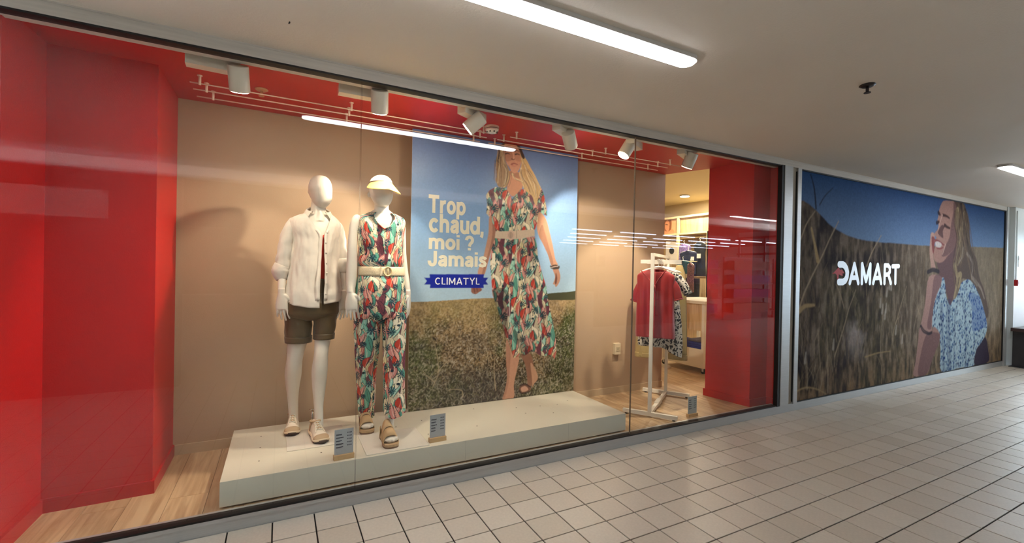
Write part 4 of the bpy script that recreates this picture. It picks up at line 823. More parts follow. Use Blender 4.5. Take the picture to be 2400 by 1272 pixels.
# red camisole
cm=MB(); tr=ell(((0.2314,0.72,1.6708,0.1128),(0.2284,0.72,1.6372,0.1336),(0.2255,0.72,1.5613,0.1349),(0.2282,0.72,1.4704,0.1308),(0.2326,0.72,1.3491,0.1254),(0.2324,0.72,1.2823,0.1296)),[.58,.62,.68,.67,.68,.72],.0035,4)
cm.loft(tr,n=60,e=2.3,cap=False,disp=lambda th,z:.002*fb(th*3,z*8,2))
for i in range(60):
    x,y,z=cm.v[i]; th=-PI+2*PI*i/60; cm.v[i]=(x,y,z+.028*min(1,abs(th-.05)*1.6)-.006)
obj('camisole',cm,CORAL,g1,True)
# shorts
st=MB()
def wr2(th,z): return .004*fb(th*2.5,z*9,7)+.0035*math.sin(z*45+th*2+3*fb(th,z*3,1))*math.exp(-((z-1.0)/.10)**2)
st.loft(ell(((0.2362,0.722,1.3127,0.1284),(0.236,0.722,1.264,0.1382),(0.2252,0.722,1.1972,0.1559),(0.2194,0.722,1.1608,0.1681),(0.2146,0.722,1.1427,0.1762),(0.214,0.722,1.1003,0.1803),(0.2138,0.722,1.0669,0.1782),(0.2137,0.722,1.0427,0.1554),(0.2153,0.722,1.0183,0.1138)),[.74,.74,.73,.73,.73,.72,.70,.62,.5],.003,5),n=70,e=2.3,cap=False,disp=wr2)
st.loft(ell(((0.1251,0.745,1.1003,0.0885),(0.1233,0.75,1.0456,0.0885),(0.1224,0.757,0.9845,0.088),(0.1236,0.765,0.9229,0.0855),(0.1252,0.77,0.8644,0.0823)),[1.15,1.12,1.08,1.05,1.05],.001,6),n=56,e=2.2,cap=False,disp=wr2)
st.loft(ell(((0.3006,0.725,1.098,0.0911),(0.2949,0.715,1.0286,0.0794),(0.2907,0.705,0.9687,0.0721),(0.2873,0.7,0.9237,0.067),(0.286,0.695,0.891,0.064)),[1.12,1.1,1.08,1.08,1.08],.001,6),n=56,e=2.2,cap=False,disp=wr2)
shorts=obj('shorts',st,OLIVE,g1,True); s_=shorts.modifiers.new('s','SOLIDIFY'); s_.thickness=.003
for rr,ya in ((((0.1254,0.768,0.9011,0.0856),(0.1257,0.77,0.8826,0.0857),(0.1267,0.771,0.8581,0.0837)),1.06),(((0.2874,0.7,0.9237,0.0684),(0.2868,0.698,0.9058,0.0676),(0.2861,0.695,0.8849,0.0669)),1.09)):
    m=MB(); m.loft(ell(rr,[ya]*3,.0045,2),n=40,e=2.2,cap=False); o=obj('turned_up_hem',m,OLIVE,shorts,True); s_=o.modifiers.new('s','SOLIDIFY'); s_.thickness=.003
# sneakers
LEA=mat('cream_leather',(236,224,202),.5,bump=.15,bs=200); SUE=mat('taupe_suede',(190,164,130),.85); SOL=mat('dark_outsole',(58,42,34),.8); MID=mat('cream_midsole',(230,210,178),.5); LAC=mat('white_lace',(244,240,226),.7)
def sneaker(heel,toe,z0,lab=None):
    h=Vector((heel[0],heel[1],z0));t=Vector((toe[0],toe[1],z0)); f=(t-h).normalized(); L=(t-h).length; s=Vector((f.y,-f.x,0)); Z=Vector((0,0,1))
    def outline(q): # half width along the shoe
        return np.interp(q,[0,.04,.15,.35,.5,.68,.82,.93,.985,1],[.012,.027,.034,.033,.036,.045,.046,.036,.018,.006])
    sh=[.0,.02,.06,.12,.2,.3,.4,.5,.6,.7,.8,.88,.94,.98,1.0]
    root=thing('shoe',None,None,(0,0,0)); root.parent=g1; root.location=h-Vector(g1.location)
    def slab(name,zl,zh,gr,m,bulge=.0,tk=0):
        mb=MB(); N=len(sh); v=[]
        for q in sh:
            w=outline(q)+gr; kick=.012*max(0,(q-.8)/.2)**2+tk*max(0,(.1-q)/.1)
            for sg in(-1,1):
                p=h+f*q*L+s*sg*w
                v.append(p+Z*(zl(q)+kick)); v.append(p+s*sg*bulge+Z*((zl(q)+zh(q))/2+kick)); v.append(p+Z*(zh(q)+kick))
        F=[]
        for i in range(N-1):
            a=i*6;b_=a+6
            F+=[(a,a+1,b_+1,b_),(a+1,a+2,b_+2,b_+1),(a+3,b_+3,b_+4,a+4),(a+4,b_+4,b_+5,a+5),(a+2,a+5,b_+5,b_+2),(a,b_,b_+3,a+3)]
        F+=[(0,3,4,1),(1,4,5,2)]; e=(N-1)*6; F+=[(e,e+1,e+4,e+3),(e+1,e+2,e+5,e+4)]
        mb.add(v,F); return obj(name,mb,m,root,True,fix=True)
    slab('outsole',lambda q:0,lambda q:.010,.003,SOL,.001)
    slab('midsole',lambda q:.009,lambda q:.036-.012*min(1,q*1.4),.006,MID,.004)
    # upper as arched cross sections
    def top(q): return np.interp(q,[0,.06,.18,.30,.42,.55,.70,.82,.92,.98,1],[.080,.098,.105,.108,.098,.082,.062,.050,.040,.030,.024])
    mb=MB(); v=[];N=24;K=15; qs=np.linspace(0,.985,N)
    for q in qs:
        w=outline(q)+.001; zt=top(q); zb=.024
        for k in range(K):
            a=PI*k/(K-1); x=math.cos(a); zz=math.sin(a)
            nar=1-(.42 if q<.5 else .42*(1-(q-.5)/.3) if q<.8 else 0)*zz**2
            v.append(h+f*q*L+s*(w*nar*math.copysign(abs(x)**.75,x))+Z*(zb+(zt-zb)*zz**.8))
    F=[(i*K+k,i*K+k+1,(i+1)*K+k+1,(i+1)*K+k) for i in range(N-1) for k in range(K-1)]+[tuple(range(K)),tuple((N-1)*K+k for k in range(K))]
    mb.add(v,F); up=obj('upper',mb,LEA,root,True,fix=True)
    def patch(name,q0,q1,k0,k1,m,off=.002):
        i0,i1=[int(round(q*(N-1))) for q in(q0,q1)]; g=MB(); vv_=[];idx={}
        for i in range(i0,i1+1):
            for k in range(k0,k1+1):
                p=v[i*K+k]; c=h+f*qs[i]*L+Z*.03; d=(p-c).normalized(); idx[i,k]=len(vv_); vv_.append(p+d*off)
        g.add(vv_,[(idx[i,k],idx[i,k+1],idx[i+1,k+1],idx[i+1,k]) for i in range(i0,i1) for k in range(k0,k1)]); o=obj(name,g,m,root,True); a_=o.modifiers.new('s','SOLIDIFY'); a_.thickness=.0018; return o
    patch('toe_cap',.83,.985,0,14,SUE,.0022); patch('side_panel',.0,.26,0,4,SUE); patch('side_panel',.0,.26,10,14,SUE); patch('tongue',.26,.66,6,8,SUE,.004)
    patch('eyestay',.28,.72,4,5,LEA,.0045); patch('eyestay',.28,.72,9,10,LEA,.0045)
    for q in (.33,.41,.49,.57,.65):
        zt=top(q)+.006; w=.019; c=h+f*q*L+Z*zt
        obj('lace',MB().tube([c-s*w+f*.004-Z*.006,c+Z*.003,c+s*w-f*.004-Z*.006],.0026,6),LAC,root,True)
    c=h+f*.20*L+Z*.096
    m=MB(); m.tube([c+f*.046*math.cos(a)+s*.030*math.sin(a)+Z*(.010*math.cos(a)) for a in np.linspace(0,2*PI,25)],.008,8,cap=False); obj('padded_collar',m,SUE,root,True)
    obj('bumper',MB().tube([h+f*(L*1.004)+s*x+Z*(.016+.0)-f*(abs(x)/.03)**2*.016 for x in np.linspace(-.022,.022,7)],.009,8),SOL,root,True)
    return root
sneaker(h1,t1,.217); sneaker(h2,t2,.217)
# ---- second mannequin
g2=thing('mannequin','white mannequin in a leafy print sleeveless top and matching trousers with yellow sun visor','mannequin',(.66,.47,.212),'mannequins standing on the plinth')
b=MB()
hd=((0.6244,0.475,2.0449,0.0146),(0.6234,0.475,2.0358,0.0424),(0.6222,0.473,2.0143,0.0643),(0.6209,0.47,1.9868,0.0745),(0.6222,0.466,1.9564,0.0788),(0.6231,0.461,1.9259,0.0773),(0.6255,0.456,1.8956,0.0743),(0.6265,0.452,1.8714,0.067),(0.6275,0.449,1.8502,0.0568),(0.6284,0.446,1.8351,0.0437),(0.6281,0.444,1.8229,0.0262),(0.6281,0.444,1.8185,0.0116))
b.loft(cr([(x,y,z,r,r*q) for (x,y,z,r),q in zip(hd,[1.2,1.28,1.3,1.3,1.28,1.25,1.2,1.15,1.1,1.0,.95,.9])],3),n=32,e=2.,rot=.10)
er=((0.5457,0.475,1.9027),(0.6125,0.4,1.881)); b.tube([(er[0][0]-.001,er[0][1],er[0][2]+.018),(er[0][0]-.007,er[0][1]-.004,er[0][2]),(er[0][0]-.001,er[0][1]-.004,er[0][2]-.02)],[.007,.011,.006],8)
limb(b,((0.6353,0.485,1.8944,0.0501),(0.6316,0.485,1.846,0.0485),(0.6316,0.485,1.8099,0.0493),(0.6325,0.482,1.7705,0.0544),(0.6331,0.48,1.7253,0.0661)))
b.loft(ell(((0.6339,0.485,1.804,0.05),(0.6319,0.485,1.7828,0.0824),(0.6279,0.485,1.7585,0.1293),(0.6266,0.485,1.7253,0.1557),(0.6289,0.485,1.6593,0.1484),(0.6317,0.485,1.5691,0.1412),(0.6329,0.485,1.4788,0.1325),(0.6359,0.485,1.3825,0.1282),(0.6347,0.485,1.3131,0.1429),(0.6341,0.485,1.2076,0.1547),(0.6344,0.485,1.1171,0.1591),(0.6352,0.485,1.0416,0.1474)),[.85,.62,.5,.5,.6,.66,.64,.62,.64,.66,.66,.6],0,3),n=34,e=2.3)
limb(b,((0.4816,0.485,1.7554,0.0113),(0.4749,0.485,1.7417,0.0295),(0.4567,0.485,1.7023,0.0342),(0.4431,0.48,1.6338,0.0299),(0.4386,0.475,1.5311,0.0326),(0.4378,0.47,1.4143,0.036),(0.4322,0.455,1.2953,0.033),(0.4265,0.435,1.2239,0.0246)))
limb(b,((0.7361,0.485,1.757,0.0152),(0.7486,0.485,1.7426,0.0335),(0.7685,0.485,1.6979,0.0314),(0.7848,0.5,1.6321,0.0247),(0.7942,0.51,1.5028,0.0233),(0.8046,0.505,1.3788,0.0264),(0.8159,0.48,1.268,0.0264),(0.8232,0.465,1.2071,0.0225)))
hand(b,(0.4277,0.434,1.2211),(.07,-.10,-1),(1,-.35,0),(.3,1,0),1.16,.25)
hand(b,(0.8232,0.462,1.2042),(.03,-.05,-1),(-.6,-1,0),(-1,.6,0),1.1,.3)
limb(b,((0.5596,0.6,0.6156,0.0476),(0.5801,0.68,0.4379,0.0351),(0.599,0.735,0.3086,0.028),(0.6002,0.745,0.2409,0.0296),(0.6017,0.74,0.2003,0.0311)))
limb(b,((0.7116,0.42,0.6412,0.0475),(0.705,0.41,0.4646,0.0399),(0.6983,0.405,0.3624,0.0324),(0.6942,0.403,0.3188,0.0309),(0.6928,0.4,0.2782,0.0309),(0.6956,0.395,0.2259,0.0323)))
fa=((0.5704,0.5193,0.212),(0.6715,0.1925,0.212))
fl_t=(fa[0][0],fa[0][1]+.01); fl_h=(fl_t[0]+.012,fl_t[1]+.235); fr_t=(fa[1][0],fa[1][1]+.012); fr_h=(fr_t[0]-.005,fr_t[1]+.235)
foot(b,(fl_h[0],fl_h[1]-.01),(fl_t[0],fl_t[1]+.012),.243,toes=1); foot(b,(fr_h[0],fr_h[1]-.01),(fr_t[0],fr_t[1]+.012),.243,toes=1)
remesh('body',b,BODY,g2,.0038,4)
obj('base_plate',MB().box(.503,.159,.212,.91,.53,.217,b=.0015),bpy.data.materials['frosted_base_plate'],g2)
# sleeveless top
FM=colmat('leafy_print_fabric',.72,spec=.3,bump=.2,bs=350)
def wr3(th,z): return .004*fb(th*2.6+4,z*6,3)+.0035*math.sin(th*9+4*fb(th,z*2,9))*min(1,max(0,(1.75-z)/.2))
tp=MB(); trows=ell(((0.6363,0.485,1.7831,0.081),(0.6373,0.485,1.7712,0.1105),(0.6358,0.485,1.756,0.1428),(0.6355,0.485,1.7319,0.159),(0.6348,0.485,1.6897,0.1604),(0.6297,0.485,1.6352,0.1573),(0.6305,0.485,1.5841,0.1544),(0.6332,0.485,1.5089,0.1531),(0.6331,0.485,1.4427,0.1575),(0.6348,0.485,1.4156,0.1532),(0.6363,0.485,1.3975,0.1459)),[.70,.62,.58,.58,.66,.72,.74,.72,.72,.70,.68],.002,12)
def vneck(j,z):
    t=max(0,(z-1.665)/(1.80-1.665)); return .02+ (t**.75)*.62 if z>1.665 else 0.0
tp.loft(trows,n=330,th0=lambda j,z:vneck(j,z)+.05*(z>1.665)*0,th1=lambda j,z:2*PI-vneck(j,z)*1.05,e=2.2,disp=wr3,colf=flocol(.07))
top2=obj('sleeveless_top',tp,FM,g2,True); s_=top2.modifiers.new('s','SOLIDIFY'); s_.thickness=.002; s_.offset=-1
# neck binding
nb=[];
for sg in(1,-1):
    pts=[]
    for j,(x,y,z,rx,ry) in enumerate(trows):
        if z<1.655: break
        th=sg*vneck(j,z); e=2.2; pts.append((x+rx*math.copysign(abs(math.sin(th))**(2/e),math.sin(th)),y-ry*abs(math.cos(th))**(2/e)-.003,z))
    m=MB(); m.tube(pts,.0035,6); m.col=[tuple(q) for q in flo(np.array([p[0] for p in m.v]),np.array([p[2] for p in m.v]))]; obj('neck_binding',m,FM,top2,True)
# trousers
tr=MB()
def wr4(th,z): return .004*fb(th*2.2+9,z*4,5)+.0045*math.sin(th*8+3*fb(th,z*1.5,2))*min(1,max(0,(1.36-z)/.2))
tr.loft(ell(((0.6369,0.485,1.3583,0.143),(0.6364,0.485,1.3342,0.1562),(0.6363,0.485,1.283,0.1665),(0.6357,0.485,1.2076,0.1731),(0.6362,0.485,1.1412,0.1754),(0.6357,0.485,1.0929,0.1768),(0.6361,0.485,1.0657,0.1769),(0.6368,0.485,1.0386,0.1489),(0.6369,0.485,1.0084,0.0974)),[.68,.72,.74,.74,.74,.72,.68,.58,.45],.002,16),n=330,e=2.3,cap=False,disp=wr4,colf=flocol(.02))
tr.loft(ell(((0.5569,0.49,1.1124,0.0808),(0.5534,0.498,1.0699,0.0895),(0.5515,0.505,1.0393,0.0904),(0.5543,0.525,0.9375,0.0873),(0.5594,0.55,0.8336,0.0814),(0.5632,0.585,0.7262,0.0756),(0.5684,0.62,0.6166,0.0696),(0.5752,0.655,0.5047,0.0651),(0.5843,0.69,0.3904,0.0582),(0.5926,0.72,0.2786,0.051)),[1.2,1.2,1.12,1.1,1.1,1.1,1.1,1.1,1.1,1.1],0,32),n=190,e=2.3,cap=False,disp=wr4,colf=flocol(.13))
tr.loft(ell(((0.7077,0.478,1.11,0.0812),(0.7193,0.472,1.0676,0.0873),(0.7242,0.465,1.0378,0.0843),(0.7284,0.45,0.9392,0.0781),(0.7248,0.44,0.8411,0.0733),(0.7236,0.43,0.7434,0.0724),(0.7238,0.42,0.6461,0.0715),(0.7247,0.41,0.5493,0.0714),(0.7276,0.405,0.4513,0.0721),(0.7284,0.4,0.3868,0.0728)),[1.2,1.2,1.12,1.1,1.1,1.1,1.1,1.1,1.1,1.1],0,32),n=190,e=2.3,cap=False,disp=wr4,colf=flocol(.27))
# hems dip at the front
nv=len(tr.v)
for i in range(nv-24*190,nv):
    x,y,z=tr.v[i]; j=(i-(nv-24*190))//190; th=-PI+2*PI*((i-(nv-24*190))%190)/190; t=j/23.; tr.v[i]=(x,y,z-t*(.030*math.exp(-((th+.35)/.8)**2)-.010))
trs=obj('trousers',tr,FM,g2,True); s_=trs.modifiers.new('s','SOLIDIFY'); s_.thickness=.002; s_.offset=-1
# belt with ring buckle
BELT=mat('woven_straw_belt',(226,206,170),.8,bump=.9,bs=260,var=.10,vs=220)
m=MB(); br=ell(((0.6363,0.485,1.4036,0.1488),(0.637,0.485,1.3734,0.1518),(0.6375,0.485,1.3418,0.1518)),[.70,.72,.72],.006,3); m.loft(br,n=72,e=2.2,cap=False); belt=obj('belt',m,BELT,g2,True); s_=belt.modifiers.new('s','SOLIDIFY'); s_.thickness=.004; s_.offset=1
bc=Vector((0.6578,0.395,1.3719)); bc.y=br[3][1]-br[3][4]*.985-.006
obj('ring_buckle',MB().tube([bc+Vector((.027*math.cos(a),0,.030*math.sin(a))) for a in np.linspace(0,2*PI,25)],.0052,10,cap=False),mat('rattan_ring',(226,200,150),.5,bump=.5,bs=200),belt,True)
obj('buckle_bar',MB().tube([bc+Vector((0,.001,.026)),bc+Vector((0,-.003,0)),bc+Vector((0,.001,-.026))],.004,8),bpy.data.materials['rattan_ring'],belt,True)
obj('belt_loop',MB().box(bc.x-.052,bc.y+.000,bc.z-.030,bc.x-.040,bc.y+.006,bc.z+.030,b=.002),BELT,belt)
# sun visor
YV=mat('yellow_visor_plastic',(244,206,104),.35,spec=.5,coat=.3); VB=mat('white_visor_band',(240,236,226),.6)
hx,hy=(0.6209,0.466,1.9868)[:2]
hz_=1.9868
vis=thing('sun_visor',None,None,(0,0,0)); vis.parent=g2; vis.location=Vector((hx,hy,hz_))-Vector(g2.location)
m=MB(); m.loft([(hx,hy,hz_+.030,.062,.080),(hx,hy,hz_+.016,.071,.090),(hx,hy,hz_+.000,.075,.096)],n=48,e=2.,cap=False,rot=.10); o=obj('band',m,VB,vis,True); s_=o.modifiers.new('s','SOLIDIFY'); s_.thickness=.003
obj('band_piping',MB().tube([(hx+.0765*math.sin(a),hy-.098*math.cos(a),hz_+.002) for a in np.linspace(-2.2,2.2,40)],.0022,6),mat('grey_piping',(120,112,104),.6),vis,True)
v=[];F=[];NA=40;NR=8
for i in range(NA+1):
    a=-1.72+3.44*i/NA; c=max(0,math.cos(a*.91))**.6
    for j in range(NR+1):
        t=j/NR; ri=(.075*math.sin(a),-.096*math.cos(a)); x=ri[0]*(1+t*(.22+.50*c)); y=ri[1]-t*.085*c; z=hz_+.002-t*(.050*c+.018)-.012*t*abs(math.sin(a))-.010*abs(math.sin(a))
        xr=x*math.cos(.1)-y*math.sin(.1); yr=x*math.sin(.1)+y*math.cos(.1); v.append((hx+xr,hy+yr,z-.008*xr/.1*t))
F=[(i*(NR+1)+j,(i+1)*(NR+1)+j,(i+1)*(NR+1)+j+1,i*(NR+1)+j+1) for i in range(NA) for j in range(NR)]
m=MB().add(v,F); o=obj('brim',m,YV,vis,True); s_=o.modifiers.new('s','SOLIDIFY'); s_.thickness=.003
# sandals
SND=mat('tan_suede_sandal',(190,158,116),.85,bump=.2,bs=200); SNS=mat('sandal_footbed',(176,146,108),.7); SNO=mat('sandal_outsole',(112,88,66),.8)
def sandal(heel,toe,z0,an):
    h=Vector((heel[0],heel[1]+.012,z0));t=Vector((toe[0],toe[1]-.012,z0)); f=(t-h).normalized(); L=(t-h).length; s=Vector((f.y,-f.x,0)); Z=Vector((0,0,1))
    root=thing('sandal',None,None,(0,0,0)); root.parent=g2; root.location=h-Vector(g2.location)
    wd=lambda q:np.interp(q,[0,.04,.15,.35,.5,.68,.82,.93,.985,1],[.010,.026,.035,.034,.037,.046,.049,.042,.024,.008])
    qs=[0,.02,.06,.12,.2,.3,.4,.5,.6,.7,.8,.88,.94,.98,1.]
    for nm,z1,z2,g,mm in(('outsole',0,.012,.003,SNO),('footbed',.011,.026,.004,SNS)):
        v=[]
        for q in qs:
            w=wd(q)+g
            for sg in(-1,1): 
                p=h+f*q*L+s*sg*w; v.append(p+Z*z1); v.append(p+Z*z2)
        N=len(qs);F=[]
        for i in range(N-1):
            a=i*4; c=a+4; F+=[(a,a+1,c+1,c),(a+2,c+2,c+3,a+3),(a+1,a+3,c+3,c+1),(a,c,c+2,a+2)]
        F+=[(0,2,3,1),((N-1)*4,(N-1)*4+1,(N-1)*4+3,(N-1)*4+2)]
        obj(nm,MB().add(v,F),mm,root,fix=True)
    for q,wq,hh in((.45,.058,.128),(.72,.058,.092)):
        v=[];K=13
        for dq in(-wq/L/2*1.,wq/L/2*1.):
            hq=hh*(1-.0*dq)+(-dq*L)*.55
            for k in range(K):
                a=PI*k/(K-1); w=(wd(q+dq)+.003); x=math.cos(a)
                v.append(h+f*(q+dq)*L+s*w*math.copysign(abs(x)**.8,x)+Z*(.018+(hq-.018)*math.sin(a)**.75))
        o=obj('strap',MB().add(v,[(k,k+1,K+k+1,K+k) for k in range(K-1)]),SND,root,True); a_=o.modifiers.new('s','SOLIDIFY'); a_.thickness=.004; a_.offset=1
    v=[];K=13
    for zz in(.02,.075):
        for k in range(K):
            a=PI*k/(K-1); v.append(h+f*(.012+.20*L*(1-math.sin(a)))+s*(.037*math.cos(a))+Z*(zz+(.006 if zz>.05 else 0)*math.sin(a)))
    o=obj('heel_counter',MB().add(v,[(k,k+1,K+k+1,K+k) for k in range(K-1)]),SND,root,True); a_=o.modifiers.new('s','SOLIDIFY'); a_.thickness=.004
sandal(fl_h,fl_t,.217,0); sandal(fr_h,fr_t,.217,0)
# ------------------------------------------------------------------ price signs
SIGN=mat('grey_sign_card',(168,172,174),.3,coat=.4); SWD=wood('sign_wood',(206,172,124),(180,144,98),.5,'X',2.); INK=mat('sign_ink',(44,46,60),.6)
def sign(cx,cy,z0,ang,label,grp,ncol,tint=SIGN,hh=.165,w=.112):
    t=thing('price_sign',label,'sign',(cx,cy,z0),grp); ca,sa=math.cos(ang),math.sin(ang)
    def place(o): o.rotation_euler=(0,0,ang); return o
    o=bpy.data.objects; 
    def part(n,mb,m):
        me=bpy.data.meshes.new(n); me.from_pydata(mb.v,[],mb.f); q=link(n,me,t,ms=m); q.rotation_euler=(0,0,ang); return q
    part('wooden_foot',MB().box(-w/2-.004,-.016,0,w/2+.004,.016,.030,b=.001),SWD); part('card',MB().box(-w/2,-.0015,.024,w/2,.0015,.030+hh),tint)
    n=ncol
    L=MB();R=MB()
    for i in range(n):
        z=.030+hh*(.80-i*.125)
        L.box(-w*.42,-.0022,z-.0028,-w*.42+w*random.uniform(.26,.40),-.0016,z+.0022)
        L.box(-w*.42,-.0022,z-.0062,-w*.42+w*random.uniform(.18,.30),-.0016,z-.0045)
        x=w*.17
        for k in range(4): R.box(x,-.0022,z+.003,x+w*.04,-.0016,z+.0095); x+=w*.065
    part('product_lines',L,INK); part('price_figures',R,INK); return t
s1=((0.312,0.1655,0.212),(0.4258,0.1814,0.212),(0.9221,0.1962,0.212),(1.0391,0.2098,0.212),(3.3975,0.1656,0.06),(3.5491,0.1779,0.06))
sign((s1[0][0]+s1[1][0])/2,s1[0][1]+.012,.212,.05,'grey price list card in a wooden foot, left of the sandals','price list cards',5,hh=.155)
sign((s1[2][0]+s1[3][0])/2,s1[2][1]+.012,.212,.05,'grey price list card in a wooden foot, right of the sandals','price list cards',5,hh=.155)
sign((s1[4][0]+s1[5][0])/2-.03,s1[4][1]+.01,.06,.0,'pale price list card standing on the oak floor by the garment rack','price list cards',5,mat('pale_sign_card',(176,182,178),.3,coat=.3),hh=.16,w=.115)
# ------------------------------------------------------------------ garment rack
RP=Vector((3.06,.33,0));RD=Vector((.827,.562,0));RS=Vector((.562,-.827,0)); Z=Vector((0,0,1))
RK=mat('white_powder_coat',(226,220,206),.35)
rk=thing('garment_rack','white metal garment rack on two floor bars, hung with a dark red blouse','rack',(3.06,.33,.06))
def bar(mb,a,b,w,h,up=Z):
    a,b=Vector(a),Vector(b); d=(b-a).normalized(); s=d.cross(up).normalized(); u=s.cross(d)
    v=[p+s*x*w/2+u*y*h/2 for p in(a,b) for x,y in((-1,-1),(1,-1),(1,1),(-1,1))]
    return mb.add(v,[(0,1,2,3),(7,6,5,4),(0,4,5,1),(1,5,6,2),(2,6,7,3),(3,7,4,0)])
BL=.86
for k,hl in((0,.245),(BL,.245)):
    c=RP+RD*k; obj('floor_bar',bar(MB(),c-RS*hl+Z*.090,c+RS*hl+Z*.090,.034,.034),RK,rk,fix=True)
    for sg in(-1,1): p=c+RS*sg*(hl-.03); obj('levelling_foot',MB().cyl(p+Z*.061,p+Z*.075,.013,12),BLACK,rk)
    zt=1.578
    obj('upright',bar(MB(),c+Z*.10,c+Z*zt,.030,.030,RD),RK,rk,fix=True)
obj('lower_beam',bar(MB(),RP+Z*.090,RP+RD*BL+Z*.090,.034,.030),RK,rk,fix=True)
obj('joint_sleeve',bar(MB(),RP+RD*.34+Z*.092,RP+RD*.52+Z*.092,.044,.040),RK,rk,fix=True)
obj('top_rail',bar(MB(),RP+Z*1.565,RP+RD*BL+Z*1.565,.028,.028),RK,rk,fix=True)
obj('cross_bar',bar(MB(),RP+RD*.20-RS*.150+Z*1.503,RP+RD*.20+RS*.225+Z*1.503,.030,.036),RK,rk,fix=True)
obj('cross_bar',bar(MB(),RP+RD*.55-RS*.16+Z*1.503,RP+RD*.55+RS*.18+Z*1.503,.026,.030),RK,rk,fix=True)
def hangloft(mb,k,rows,n=70,disp=None,colf=None,th=None):
    """rows (z,s0,s1,thick) on the plane k metres behind the front upright"""
    c=RP+RD*k; r=cr(rows,6); vs=[];cs=[];m=n
    for z,a,b,t in r:
        cx=(a+b)/2; rx=(b-a)/2
        for q in range(m):
            th_=-PI+2*PI*q/m; sn,cn=math.sin(th_),math.cos(th_); dx=rx*math.copysign(abs(sn)**.85,sn); dy=-t*math.copysign(abs(cn)**.6,cn)
            if disp: dy+=-math.copysign(1,cn)*disp((cx+dx),z)*abs(cn)**.5
            p=c+RS*(cx+dx)+RD*dy+Z*z; vs.append(p)
            if colf: cs.append(colf(th_,z,rx))
    F=[(j*m+q,(j+1)*m+q,(j+1)*m+(q+1)%m,j*m+(q+1)%m) for j in range(len(r)-1) for q in range(m)]
    return mb.add(vs,F,0,cs if colf else None)
HG=mat('white_hanger_plastic',(236,232,220),.3)
def hanger(k,sc,zc,half,label,grp,drop=.055):
    c=RP+RD*k+RS*sc; t=thing('clothes_hanger',label,'hanger',tuple(c+Z*zc),grp)
    pts=[c+RS*x+Z*(zc-drop*(abs(x)/half)**1.25) for x in np.linspace(-half,half,15)]
    obj('shoulder_bar',MB().tube(pts,[.005]+[.0085]*13+[.005],8),HG,t,True)
    hk=[c+Z*(zc)]+[c+Z*(zc+.03)]+[c+RS*(.016*math.sin(a))+Z*(zc+.052-.018*math.cos(a)) for a in np.linspace(.2,4.2,10)]
    obj('hook',MB().tube(hk,.0028,6),HG,t,True); return t
hanger(.13,.03,1.455,.17,'white plastic hanger carrying the dark red blouse','hangers on the garment rack')
hanger(.32,.04,1.455,.17,'white plastic hanger with the black and white leaf-print dress','hangers on the garment rack')
hanger(.62,.0,1.45,.15,'white clip hanger holding khaki trousers','hangers on the garment rack',.01)
hanger(.20,.045,1.452,.16,'second white hanger directly behind the blouse hanger','hangers on the garment rack',.05)
BLS=mat('dark_red_viscose',(146,20,22),.55,spec=.4,sheen=.3,bump=.15,bs=300)
bl=thing('blouse','dark red short-sleeved blouse hanging at the front of the rack','blouse',(3.17,.40,.8))
fold=lambda s,z: (.012*math.sin(s*42+1.5*math.sin(z*3))+.007*math.sin(s*95+z*4)+.005*fb(s*8,z*6,1))*min(1,max(.1,(1.42-z)/.3))
m=MB(); R1=((1.4293,0.0012,0.0403,0.03),(1.417,-0.0818,0.1024,0.04),(1.3926,-0.1417,0.1488,0.046),(1.3602,-0.1654,0.1797,0.05),(1.271,-0.1635,0.1777,0.055),(1.1493,-0.1651,0.1763,0.055),(0.987,-0.1698,0.1795,0.055),(0.8451,-0.175,0.1899,0.055),(0.7845,-0.1697,0.1911,0.055))
m2=hangloft(m,.13,[r for r in R1],n=110,disp=fold)
# v neck cut: drop the front rim
N=110
for i in range(len(m.v)):
    q=i%N; j=i//N; th=-PI+2*PI*q/N
    if abs(th)<PI/2 and j<9:
        x,y,z=m.v[i]; s=(Vector((x,y,0))-RP-RD*.13).dot(RS); m.v[i]=(x,y,z-max(0,.150-1.9*abs(s-.035))*(1-j/9.))
o=obj('bodice',m,BLS,bl,True); a_=o.modifiers.new('s','SOLIDIFY'); a_.thickness=.002
def sl(p0,p1,p2,w0,w1,k=.13):
    a,b_,c_=[RP+RD*k+RS*s+Z*z for s,z in(p0,p1,p2)]
    pts=[Vector(q) for q in cr([tuple(a),tuple(b_),tuple(c_)],6)]; mm=MB(); mm.tube(pts,list(np.linspace(w0,w1,len(pts))),26,cap=False,flat=1.); 
    for i,p in enumerate(mm.v):
        cc=pts[i//26]; v=Vector(p)-cc; d=v.dot(RD); v-=RD*d*.45; th=2*PI*(i%26)/26; v*=1+.08*math.sin(th*4+i//26*.4); mm.v[i]=tuple(cc+v)
    o=obj('sleeve',mm,BLS,bl,True); a_=o.modifiers.new('s','SOLIDIFY'); a_.thickness=.002
    e=MB(); cc=pts[-1]; dd=(pts[-1]-pts[-2]).normalized(); e.tube([cc-dd*.006,cc+dd*.006],w1*1.07,26,cap=False)
    for i,p in enumerate(e.v):
        c2=cc; v=Vector(p)-c2; d=v.dot(RD); v-=RD*d*.45; e.v[i]=tuple(c2+v)
    o=obj('sleeve_hem',e,BLS,bl,True); a_=o.modifiers.new('s','SOLIDIFY'); a_.thickness=.003
q=((-0.092,1.329),(-0.1544,1.2159),(-0.1851,1.1193),(0.1195,1.335),(0.182,1.2493),(0.2141,1.1515))
sl(q[0],q[1],q[2],.044,.040); sl(q[3],q[4],q[5],.044,.040)
q=((-0.1179,1.4146),(-0.0605,1.3504),(0.0043,1.279),(0.0498,1.3451),(0.1062,1.4228))
e=MB(); e.tube([RP+RD*.075+RS*s+Z*z for s,z in cr(q,5)],.0055,8); obj('neckline_band',e,BLS,bl,True)
